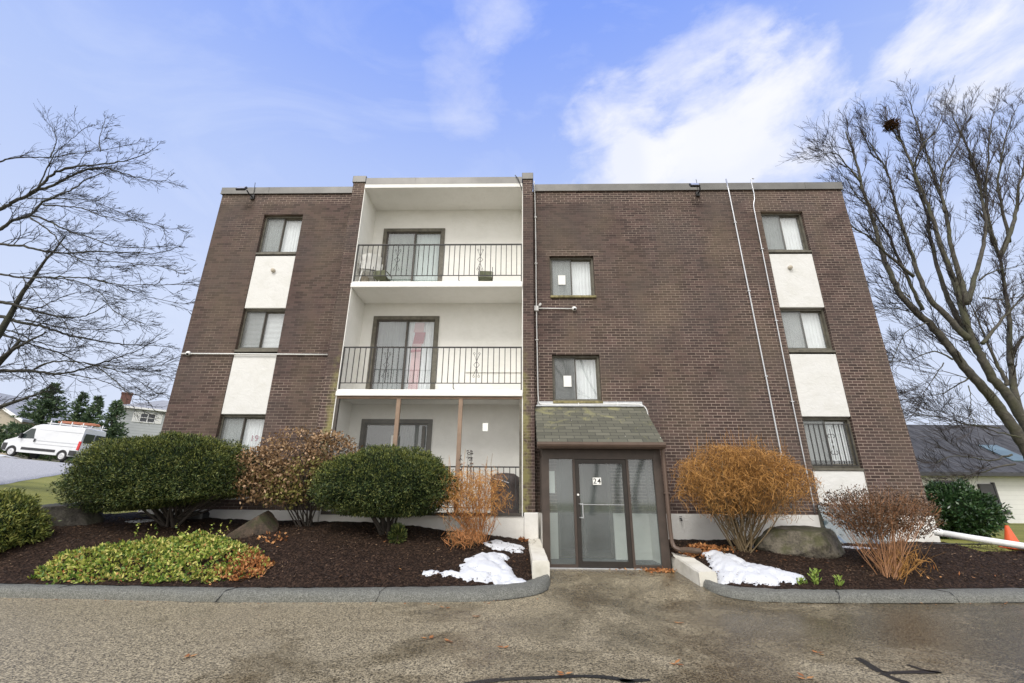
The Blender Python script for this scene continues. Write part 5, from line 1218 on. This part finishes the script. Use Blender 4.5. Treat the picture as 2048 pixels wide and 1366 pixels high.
# west tree: trunk stands outside the left edge of the picture
g0=T(-17.5,13); trunkw=[[.30,[[-17.6,13.2,g0-.2],[-17.4,13.1,g0+1.6],[-16.9,13,g0+3.2],[-16.2,13,4.9],[-15.6,13,6.0]]],
 [.16,[[-17.5,13.1,g0+1.2],[-16.6,13.2,2.6+g0*.5],[-15.2,13.1,4.05],[-14.3,13.,4.35]]],
 [.14,[[-17.2,13,g0+2.2],[-16.4,12.8,4.3],[-15.4,12.6,5.4],[-14.4,12.6,6.1]]],
 [.14,[[-16.9,13,g0+3.2],[-16.5,13.1,6.2],[-15.9,12.9,8.0],[-15.2,12.8,9.6]]]]
baretree('bare_tree','bare wide spreading tree reaching in from the left of the building',LIMBS_WEST+trunkw,5,BARKW,TWIGW,Vector((.5,0,.05)),.25,.9,(12,42),(0,3,4),(-17.6,13.2,g0),'bare winter trees',tufts=1)
baretree('bare_tree','tall bare many stemmed tree right of the building',LIMBS_EAST,8,BARK,TWIG,Vector((-.08,0,.5)),.2,1.3,(9,30),(0,4,5),(18.3,15.5,.6),'bare winter trees',rk=.8)
t=tag(MB().build('x',NEST),'x') if False else None
nm=MB(); rnd=random.Random(3)
for _ in range(260):
    d=rdir(); p=Vector((15.2,15.1,16.15))+Vector((d.x*.24,d.y*.24,d.z*.2))*rnd.random()**.3; e=p+Vector((rnd.uniform(-1,1),rnd.uniform(-1,1),rnd.uniform(-.3,.3))).normalized()*.16; nm.tube([p,e],.012,3)
tag(nm.build('bird_nest',NEST,fix=False),'dark bird nest in the top of the right bare tree','nest')
# ------------------------------------------------------------------ conifers and far trees
def conifer(x,y,z0,h,r,seed,label):
    rnd=random.Random(seed); t=thing('conifer',label,'tree',(x,y,z0),group='conifers behind the white van')
    mb=MB(); mb.tube([(x,y,z0),(x,y,z0+h)],[.16,.02],6); mb.build('trunk',BARKW,t)
    mb=MB(); n=int(30*h)
    for i in range(n):
        f=(i+rnd.random())/n; z=z0+.25+(h-.25)*f; R_=r*(1-f)**.72*(1+.28*fbm(f*9,seed))+.06
        a=rnd.uniform(0,6.283); 
        L=R_*rnd.uniform(.65,1.1); d=Vector((math.cos(a),math.sin(a),rnd.uniform(-.05,.3))).normalized(); k=max(3,int(L/.16))
        for j in range(k):
            q=Vector((x,y,z))+d*(L*(j+.5)/k)
            for _ in range(4):
                leaf(mb,q+rdir()*.1,(d+rdir()*.8+Vector((0,0,.15))).normalized(),rnd.uniform(.22,.42),.13)
    mb.build('crown',CONI,t,fix=False); return t
def cz(x,y): return T(x,y)
for i,(x,y,zt,r,l) in enumerate(((-45.2,42,11.75,3.5,'tallest and fullest conifer behind the white van'),(-42.6,42.5,11.0,1.75,'pointed conifer just right of the tallest one'),(-40.7,42.2,10.55,1.5,'thin conifer in the middle of the conifer row'),(-37.6,41,9.9,2.0,'bushy conifer beside the grey house chimney'),(-48.4,41.0,7.6,1.9,'low conifer at the left end of the row, by the beige house'))):
    conifer(x,y,cz(x,y)-.1,zt-cz(x,y),r,20+i,l)
def farbare(x,y,z0,h,seed,label):
    rnd=random.Random(seed); L=[[.13,[[x,y,z0],[x+.1,y,z0+h*.4],[x,y,z0+h*.75]]]]
    for k in range(9):
        a=rnd.uniform(0,6.28); s=z0+h*rnd.uniform(.25,.6); L.append([.06,[[x,y,s],[x+math.cos(a)*h*.15,y+math.sin(a)*h*.15,s+h*.15],[x+math.cos(a)*h*.32,y+math.sin(a)*h*.3,s+h*.36]]])
    baretree('distant_bare_tree',label,L,seed,BARKW,TWIG,Vector((0,0,.5)),.55,1.8,(18,50),(0,3,3),(x,y,z0),'bare trees behind the beige house',rmin=.02)
farbare(-66,60,4.5,9.5,61,'distant bare tree left of the tallest conifer'); farbare(-73,62,4.5,10,62,'distant bare tree above the beige house roof')
# ------------------------------------------------------------------ houses
def rotM(o,a): return Matrix.Translation(o)@Matrix.Rotation(a,4,'Z')
def casement(par,M,x0,x1,z0,z1,y,shut=0,frame=WHITEP,mull=True):
    mb=MB()
    def bx(a,b,c,d,e,f): mb.box(a,b,c,d,e,f,0,M)
    w=.09
    bx(x0,x0+w,y-.06,y,z0,z1); bx(x1-w,x1,y-.06,y,z0,z1); bx(x0+w,x1-w,y-.06,y,z0,z0+w); bx(x0+w,x1-w,y-.06,y,z1-w,z1)
    xm=(x0+x1)/2; zm=(z0+z1)/2
    if mull: bx(xm-.035,xm+.035,y-.055,y,z0+w,z1-w); bx(x0+w,xm-.035,y-.05,y,zm-.025,zm+.025); bx(xm+.035,x1-w,y-.05,y,zm-.025,zm+.025)
    wi=mb.build('window',frame,par)
    mb=MB(); mb.box(x0+w,x1-w,y-.02,y-.005,z0+w,z1-w,0,M); mb.build('pane',DARKGL,wi)
    if shut:
        for a,b in ((x0-shut,x0-.02),(x1+.02,x1+shut)):
            mb=MB(); mb.box(a,b,y-.05,y-.002,z0,z1,0,M)
            k=z0+.08
            while k<z1-.08: mb.box(a+.05,b-.05,y-.06,y-.051,k,k+.03,0,M); k+=.07
            mb.build('shutter',frame,wi)
    return wi
gh=thing('grey_house','two storey grey sided house with hip roof and red chimney behind the conifers','house',(-41,45,4.4))
M=rotM((-40.9,45,0),math.radians(43)); W,Dp,ze,zb=9.,8.,10.15,3.8
mb=MB(); mb.box(0,W,0,Dp,zb,ze,0,M); mb.build('wall',SIDG,gh)
mb=MB(); o=.35
c=[(-o,-o,ze),(W+o,-o,ze),(W+o,Dp+o,ze),(-o,Dp+o,ze)]; r1=(3.6,Dp/2,ze+1.75); r2=(W-3.6,Dp/2,ze+1.75); tf=lambda p: tuple(M@Vector(p))
mb.face([tf(c[0]),tf(c[1]),tf(r2),tf(r1)]); mb.face([tf(c[1]),tf(c[2]),tf(r2)]); mb.face([tf(c[2]),tf(c[3]),tf(r1),tf(r2)]); mb.face([tf(c[3]),tf(c[0]),tf(r1)]); mb.face([tf(p) for p in c][::-1])
mb.build('roof',ROOFG,gh,fix=False)
mb=MB(); mb.box(-o,W+o,-o-.06,-o,ze-.12,ze+.06,0,M); mb.box(-o-.06,-o,-o,Dp+o,ze-.12,ze+.06,0,M); mb.build('gutter',WHITEP,gh)
mb=MB(); mb.box(-.15,.75,1.4,2.1,zb,ze+1.55,0,M); mb.box(-.2,.8,1.35,2.15,ze+1.551,ze+1.7,0,M); mb.build('chimney',REDBR,gh)
casement(gh,M,1.75,3.1,8.75,9.75,0,.55); casement(gh,M,1.55,2.9,6.0,7.0,0,.6)
casement(gh,M,6.2,7.5,8.75,9.75,0,.5)
bh=thing('beige_house','beige sided house gable with white trim at the far left','house',(-55,45,4.4))
mb=MB(); P=[(-62,4),(-50.55,4),(-50.55,8.7),(-56.3,11.7),(-62,8.7)]; mb.prism(P,1,45,53); mb.build('wall',SIDB,bh)
mb=MB(); mb.prism([(-50.2,8.52),(-50.2,8.75),(-56.3,11.93),(-56.3,11.7)],1,44.7,53.3); mb.prism([(-62.4,8.52),(-62.4,8.75),(-56.301,11.93),(-56.301,11.7)],1,44.7,53.3); mb.build('roof',ROOFG,bh)
mb=MB(); mb.prism([(-50.15,8.42),(-50.15,8.7),(-56.3,11.9),(-56.3,11.6)],1,44.6,44.69); mb.build('rake_trim',WHITEP,bh)
casement(bh,Matrix.Identity(4),-52.0,-50.95,7.1,8.05,44.999,0,mull=False)
mb=MB(); mb.box(-62,-50.5,44.9,44.99,5.9,6.05); mb.build('skirting',WHITEP,bh)
# a bright shed between the conifers
# outbuilding on the right
ob=thing('white_outbuilding','long low white sided building with big dark roof at the right','building',(26,22,.6))
mb=MB(); mb.box(14,44,22,32,.3,2.9); mb.build('wall',SIDW,ob)
mb=MB(); mb.prism([(21.6,2.62),(21.6,2.78),(26.2,5.62),(26.4,5.5),(26.2,5.4)],0,13.5,44.5); mb.prism([(26.21,5.62),(32.4,2.7),(32.4,2.6),(26.21,5.4)],0,13.5,44.5); mb.build('roof',ROOFD,ob)
mb=MB(); mb.box(13.5,44.5,21.5,21.6,2.6,2.73); mb.build('gutter',DOORD,ob)
mb=MB(); sx=24.2; 
mb.prism([(22.5,3.26),(22.45,3.36),(23.9,4.25),(23.95,4.13)],0,23.0,23.9); mb.build('skylight',SKYL,ob)
mb=MB(); mb.box(20.55,21.15,21.9,21.999,.62,2.28); mb.box(21.16,21.24,21.88,21.999,.6,2.35); mb.build('door',DOORD,ob)
mb=MB(); rim(mb,18.5,19.6,1.9,2.5,.08,21.93,21.999); mb.build('window',WHITEP,ob)
mb=MB(); mb.box(18.58,19.52,21.96,21.99,1.98,2.42); mb.build('pane',DARKGL,ob)
mb=MB(); mb.box(21.35,21.5,21.85,21.999,1.02,1.16); mb.build('hose_bib',DOORD,ob)
# ------------------------------------------------------------------ the van
van=thing('parked_van','white high roof cargo van parked on the pale lot, seen from the rear side','van',(-33.4,35.2,T(-34.5,34.5)+.05+.02),(0,0,R(180)))
slope=math.atan2(T(-38.85,34.5)-T(-34.5,34.5),4.35); van.rotation_euler=(0,-slope,R(180))
# local: x forward from the rear bumper, y across, z up
def arch(xc,r,n=9): return [(xc-r*math.cos(math.pi*k/n),.36+r*math.sin(math.pi*k/n)) for k in range(n+1)]
prof=[(0,.45),(.55,.38)]+arch(1.1,.44)+[(4.9,.33)][:0]+arch(5.12,.44)+[(5.75,.4),(5.96,.5),(5.99,.85),(5.9,1.12),(5.1,1.42),(4.15,2.36),(3.75,2.5),(3.2,2.54),(.3,2.52),(.12,2.45),(.02,1.3)]
def hw(z): return 1.02 if z<1.25 else 1.02-.12*((z-1.25)/1.3)**1.3
mb=MB(); n=len(prof)
rings=[]
for s,ins in ((-1,0),(-1,.0),(1,0)):
    pass
A_=[(x,-hw(z),z) for x,z in prof]; B_=[(x,hw(z),z) for x,z in prof]
A2=[(x+(.04 if x<1 else -.04)*(z>2.2),-hw(z)+.1,z+(.035 if z>2.3 else 0)) for x,z in prof]; B2=[(a,-b,c) for a,b,c in A2]
mb.v+=A_+A2+B2+B_
mb.f.append(tuple(range(n-1,-1,-1))); mb.m.append(0); mb.f.append(tuple(range(3*n,4*n))); mb.m.append(0)
for k in range(3):
    for i in range(n):
        j=(i+1)%n; mb.f.append((k*n+i,k*n+j,(k+1)*n+j,(k+1)*n+i)); mb.m.append(0)
mb.build('body',VANW,van,local=True)
def vp(name,m,f,par=van):
    mb=MB(); f(mb); return mb.build(name,m,par,local=True)
for sy in (-1,1):
    def side(pts,mb,off=.006,t=.01):
        q=[(x,sy*(hw(z)+off),z) for x,z in pts]; mb.face(q if sy>0 else q[::-1])
    vp('side_window',VGLASS,lambda mb: side([(3.75,1.42),(4.55,1.38),(5.02,1.43),(4.3,2.13),(3.95,2.16)],mb))
    vp('rubbing_strip',BLACKPL,lambda mb: mb.bbox(1.7,4.4,sy*1.02 if sy>0 else -1.04,sy*1.04 if sy>0 else -1.02,.55,.74,.006))
    vp('rear_corner_trim',BLACKPL,lambda mb: mb.bbox(.02,.62,sy*1.02 if sy>0 else -1.035,sy*1.035 if sy>0 else -1.02,.42,.8,.006))
    vp('front_corner_trim',BLACKPL,lambda mb: mb.bbox(5.58,5.95,sy*1.0 if sy>0 else -1.03,sy*1.03 if sy>0 else -1.0,.42,.95,.006))
    def seams(mb):
        for z in (2.1,1.3,1.05): mb.box(.15,3.6,min(sy*(hw(z)+.004),sy*(hw(z)-.01)),max(sy*(hw(z)+.004),sy*(hw(z)-.01)),z,z+.02)
    vp('body_crease',simple('seam_grey',(.45,.46,.47),.5) if sy<0 else bpy.data.materials['seam_grey'],seams)
    m_=vp('wing_mirror',BLACKPL,lambda mb: mb.bbox(4.62,4.78,min(sy*1.04,sy*1.22),max(sy*1.04,sy*1.22),1.35,1.72,.02))
    vp('door_handle',BLACKPL,lambda mb: mb.bbox(3.55,3.68,min(sy*1.02,sy*1.05),max(sy*1.02,sy*1.05),1.18,1.42,.008))
    vp('tail_light',TAIL,lambda mb: mb.bbox(-.015,.16,min(sy*.93,sy*1.03),max(sy*.93,sy*1.03),.85,1.5,.012))
    vp('rear_window',VGLASS,lambda mb: mb.bbox(-.012,.012,min(sy*.06,sy*.84),max(sy*.06,sy*.84),1.42,2.1,.006))
    for xc in (1.1,5.12):
        a_=min(sy*.74,sy*.985); b_=max(sy*.74,sy*.985)
        w=vp('wheel',TYRE,lambda mb: mb.lathe([(.2,0),(.34,0),(.36,.03),(.36,.2),(.34,.24),(.2,.24)],Matrix.Translation((xc,a_ ,.36))@Matrix.Rotation(R(-90),4,'X'),24))
        vp('rim',RIMM,lambda mb: mb.lathe([(.0,.0),(.06,.0),(.07,-.015),(.13,-.02),(.2,.0),(.235,-.012),(.235,.01)],Matrix.Translation((xc,sy*.99,.36))@Matrix.Rotation(R(90) if sy<0 else R(-90),4,'X')@Matrix.Diagonal((1,1,-1,1)),20),w)
        vp('wheel_arch',BLACKPL,lambda mb: mb.prism([(xc+.46*math.cos(a),.36+.46*math.sin(a)) for a in [math.pi*k/12 for k in range(13)]],1,min(sy*.6,sy*.96),max(sy*.6,sy*.96)))
vp('windscreen',VGLASS,lambda mb: mb.face([(5.08,-.86,1.45),(5.08,.86,1.45),(4.28,.78,2.255),(4.28,-.78,2.255)]))
vp('rear_bumper',BLACKPL,lambda mb: mb.bbox(-.12,.04,-.98,.98,.38,.62,.02))
vp('number_plate',PAPER,lambda mb: mb.box(-.02,-.012,.3,.72,.9,1.06))
def rack(mb):
    for x in (.5,1.4,2.3,3.1):
        mb.box(x-.03,x+.03,-.85,.85,2.68,2.73)
        for y in (-.86,.82): mb.box(x-.03,x+.03,y,y+.04,2.54,2.95 if y<0 else 2.86)
    for y in (-.9,.87): mb.box(.1,3.3,y,y+.035,2.63,2.67)
vp('roof_rack',WHITEP,rack)
mb=MB(); 
def vw(x,y,z): return tuple(van.matrix_basis@Vector((x,y,z)))
for y in (.3,.68): mb.tube([vw(-.35,y,2.80),vw(2.7,y,2.80)],.04,5)
for k in range(10): mb.tube([vw(-.2+k*.3,.3,2.80),vw(-.2+k*.3,.68,2.80)],.022,5)
for y in (.32,.66): mb.tube([vw(-.25,y,2.89),vw(2.5,y,2.89)],.035,5)
tag(mb.build('ladder',FIBRE),'orange extension ladder lying on the roof rack of the white van','ladder')
# ------------------------------------------------------------------ sky, sun, camera
w=bpy.data.worlds.new('World'); bpy.context.scene.world=w; w.use_nodes=True; nt=w.node_tree
bg=nt.nodes['Background']
tc=N(nt,'ShaderNodeTexCoord'); dv=tc.outputs['Generated']; s=N(nt,'ShaderNodeSeparateXYZ'); nt.links.new(dv,s.inputs[0])
SUN_EL=R(50); SUN_AZ=R(200)
sky=N(nt,'ShaderNodeTexSky'); sky.sky_type='NISHITA'; sky.sun_disc=False; sky.sun_elevation=SUN_EL; sky.sun_rotation=SUN_AZ; sky.dust_density=1.
blue=ramp(nt,s.outputs[2],[(-.1,(.55,.58,.62)),(.0,(.74,.79,.93)),(.3,(.68,.77,.99)),(.6,(.48,.61,1.0)),(.82,(.25,.4,1.0)),(1.,(.2,.33,.95))])
nis=mix(nt,1.,sky.outputs[0],(.07,.07,.07),'MULTIPLY')
base=mix(nt,.12,blue,nis)
def cone(d,a,b):
    v=Vector(d).normalized(); n=N(nt,'ShaderNodeVectorMath',operation='DOT_PRODUCT'); nt.links.new(dv,n.inputs[0]); n.inputs[1].default_value=v
    return ramp(nt,n.outputs['Value'],[(a,0.),(b,1.)],'EASE')
col=base
mpc=N(nt,'ShaderNodeMapping'); mpc.inputs['Scale'].default_value=(1.,1.,1.9); mpc.inputs['Rotation'].default_value=(0.,R(14),0.); nt.links.new(dv,mpc.inputs[0])
cn=noi(nt,3.3,7,.55,vec=mpc.outputs[0],dist=.35); cf=noi(nt,9.,7,.65,vec=mpc.outputs[0],dist=.3)
wisp=ramp(nt,noi(nt,2.2,6,.6,vec=mpc.outputs[0],dist=2.),[(.5,0.),(.75,.22)])
col=mix(nt,wisp,col,(.8,.86,1.))
mk=cone((0.415,0.677,0.607),0.9770,1.0000)
k=ramp(nt,mth(nt,'ADD',mth(nt,'MULTIPLY',cn,.85),mth(nt,'ADD',mth(nt,'MULTIPLY',mk,.2),mth(nt,'MULTIPLY',cf,.34))),[(.65,0.),(.86,0.80)])
k=mth(nt,'MULTIPLY',k,ramp(nt,mk,[(0.,0.),(.3,1.)],'EASE'))
col=mix(nt,k,col,(.91,.92,.98))
mk=cone((0.338,0.636,0.694),0.9878,1.0000)
k=ramp(nt,mth(nt,'ADD',mth(nt,'MULTIPLY',cn,.85),mth(nt,'ADD',mth(nt,'MULTIPLY',mk,.2),mth(nt,'MULTIPLY',cf,.34))),[(.65,0.),(.86,0.65)])
k=mth(nt,'MULTIPLY',k,ramp(nt,mk,[(0.,0.),(.3,1.)],'EASE'))
col=mix(nt,k,col,(.91,.92,.98))
mk=cone((0.191,0.717,0.670),0.9893,1.0000)
k=ramp(nt,mth(nt,'ADD',mth(nt,'MULTIPLY',cn,.85),mth(nt,'ADD',mth(nt,'MULTIPLY',mk,.2),mth(nt,'MULTIPLY',cf,.34))),[(.65,0.),(.86,0.80)])
k=mth(nt,'MULTIPLY',k,ramp(nt,mk,[(0.,0.),(.3,1.)],'EASE'))
col=mix(nt,k,col,(.91,.92,.98))
mk=cone((0.462,0.578,0.673),0.9942,1.0000)
k=ramp(nt,mth(nt,'ADD',mth(nt,'MULTIPLY',cn,.85),mth(nt,'ADD',mth(nt,'MULTIPLY',mk,.2),mth(nt,'MULTIPLY',cf,.34))),[(.65,0.),(.86,0.85)])
k=mth(nt,'MULTIPLY',k,ramp(nt,mk,[(0.,0.),(.3,1.)],'EASE'))
col=mix(nt,k,col,(.91,.92,.98))
mk=cone((0.639,0.449,0.625),0.9878,1.0000)
k=ramp(nt,mth(nt,'ADD',mth(nt,'MULTIPLY',cn,.85),mth(nt,'ADD',mth(nt,'MULTIPLY',mk,.2),mth(nt,'MULTIPLY',cf,.34))),[(.65,0.),(.86,0.95)])
k=mth(nt,'MULTIPLY',k,ramp(nt,mk,[(0.,0.),(.3,1.)],'EASE'))
col=mix(nt,k,col,(.91,.92,.98))
mk=cone((0.594,0.507,0.625),0.9942,1.0000)
k=ramp(nt,mth(nt,'ADD',mth(nt,'MULTIPLY',cn,.85),mth(nt,'ADD',mth(nt,'MULTIPLY',mk,.2),mth(nt,'MULTIPLY',cf,.34))),[(.65,0.),(.86,0.85)])
k=mth(nt,'MULTIPLY',k,ramp(nt,mk,[(0.,0.),(.3,1.)],'EASE'))
col=mix(nt,k,col,(.91,.92,.98))
mk=cone((-0.120,0.667,0.735),0.9931,1.0000)
k=ramp(nt,mth(nt,'ADD',mth(nt,'MULTIPLY',cn,.85),mth(nt,'ADD',mth(nt,'MULTIPLY',mk,.2),mth(nt,'MULTIPLY',cf,.34))),[(.65,0.),(.86,0.35)])
k=mth(nt,'MULTIPLY',k,ramp(nt,mk,[(0.,0.),(.3,1.)],'EASE'))
col=mix(nt,k,col,(.91,.92,.98))
mk=cone((-0.040,0.559,0.828),0.9983,1.0000)
k=ramp(nt,mth(nt,'ADD',mth(nt,'MULTIPLY',cn,.85),mth(nt,'ADD',mth(nt,'MULTIPLY',mk,.2),mth(nt,'MULTIPLY',cf,.34))),[(.65,0.),(.86,0.40)])
k=mth(nt,'MULTIPLY',k,ramp(nt,mk,[(0.,0.),(.3,1.)],'EASE'))
col=mix(nt,k,col,(.91,.92,.98))
behind=ramp(nt,mth(nt,'MULTIPLY_ADD',s.outputs[1],-.5,.5),[(.5,0.),(.75,1.)],'EASE')
soft=ramp(nt,noi(nt,1.6,5,.6,vec=dv,dist=.8),[(.35,.72),(.65,1.)])
col=mix(nt,mth(nt,'MULTIPLY',behind,soft),col,(1.75,1.7,1.62))
nt.links.new(col,bg.inputs[0]); bg.inputs[1].default_value=1.0
L=bpy.data.lights.new('sun','SUN'); L.energy=2.2; L.angle=R(20); L.color=(1.,.965,.915)
lo=bpy.data.objects.new('sun',L); C.objects.link(lo)
dr=Vector((math.sin(SUN_AZ)*math.cos(SUN_EL),math.cos(SUN_AZ)*math.cos(SUN_EL),math.sin(SUN_EL)))
lo.rotation_euler=dr.to_track_quat('Z','Y').to_euler(); lo.location=(0,-10,30)
cam=bpy.data.cameras.new('camera'); co=bpy.data.objects.new('camera',cam); C.objects.link(co)
cam.sensor_width=36; cam.lens=910/2048*36; cam.clip_start=.05; cam.clip_end=3000
r_=Vector((9.99738883e-01,2.14453169e-02,7.89078824e-03)); u_=Vector((-3.63631998e-04,-3.30341307e-01,9.43861478e-01)); f_=Vector((-2.28480618e-02,9.43617889e-01,3.30247251e-01))
m=Matrix((r_,u_,-f_)).transposed().to_4x4(); m.translation=(0,0,1.4); co.matrix_world=m
sc_=bpy.context.scene; sc_.camera=co
sc_.view_settings.view_transform='Standard'; sc_.view_settings.look='None'; sc_.view_settings.exposure=.1; sc_.view_settings.gamma=1
sc_.cycles.max_bounces=8; sc_.cycles.transparent_max_bounces=16
# the bare tree across the street that the upper windows mirror
east=[o for o in bpy.data.objects if o.name.startswith('bare_tree') and o.parent is None][1]
c=east.copy(); C.objects.link(c); c.location=(5.,-13.,-.2); c.rotation_euler=(0,0,R(180)); c['label']='bare street tree across from the building, mirrored in the window panes'
for ch in list(east.children):
    k=ch.copy(); C.objects.link(k); k.parent=c
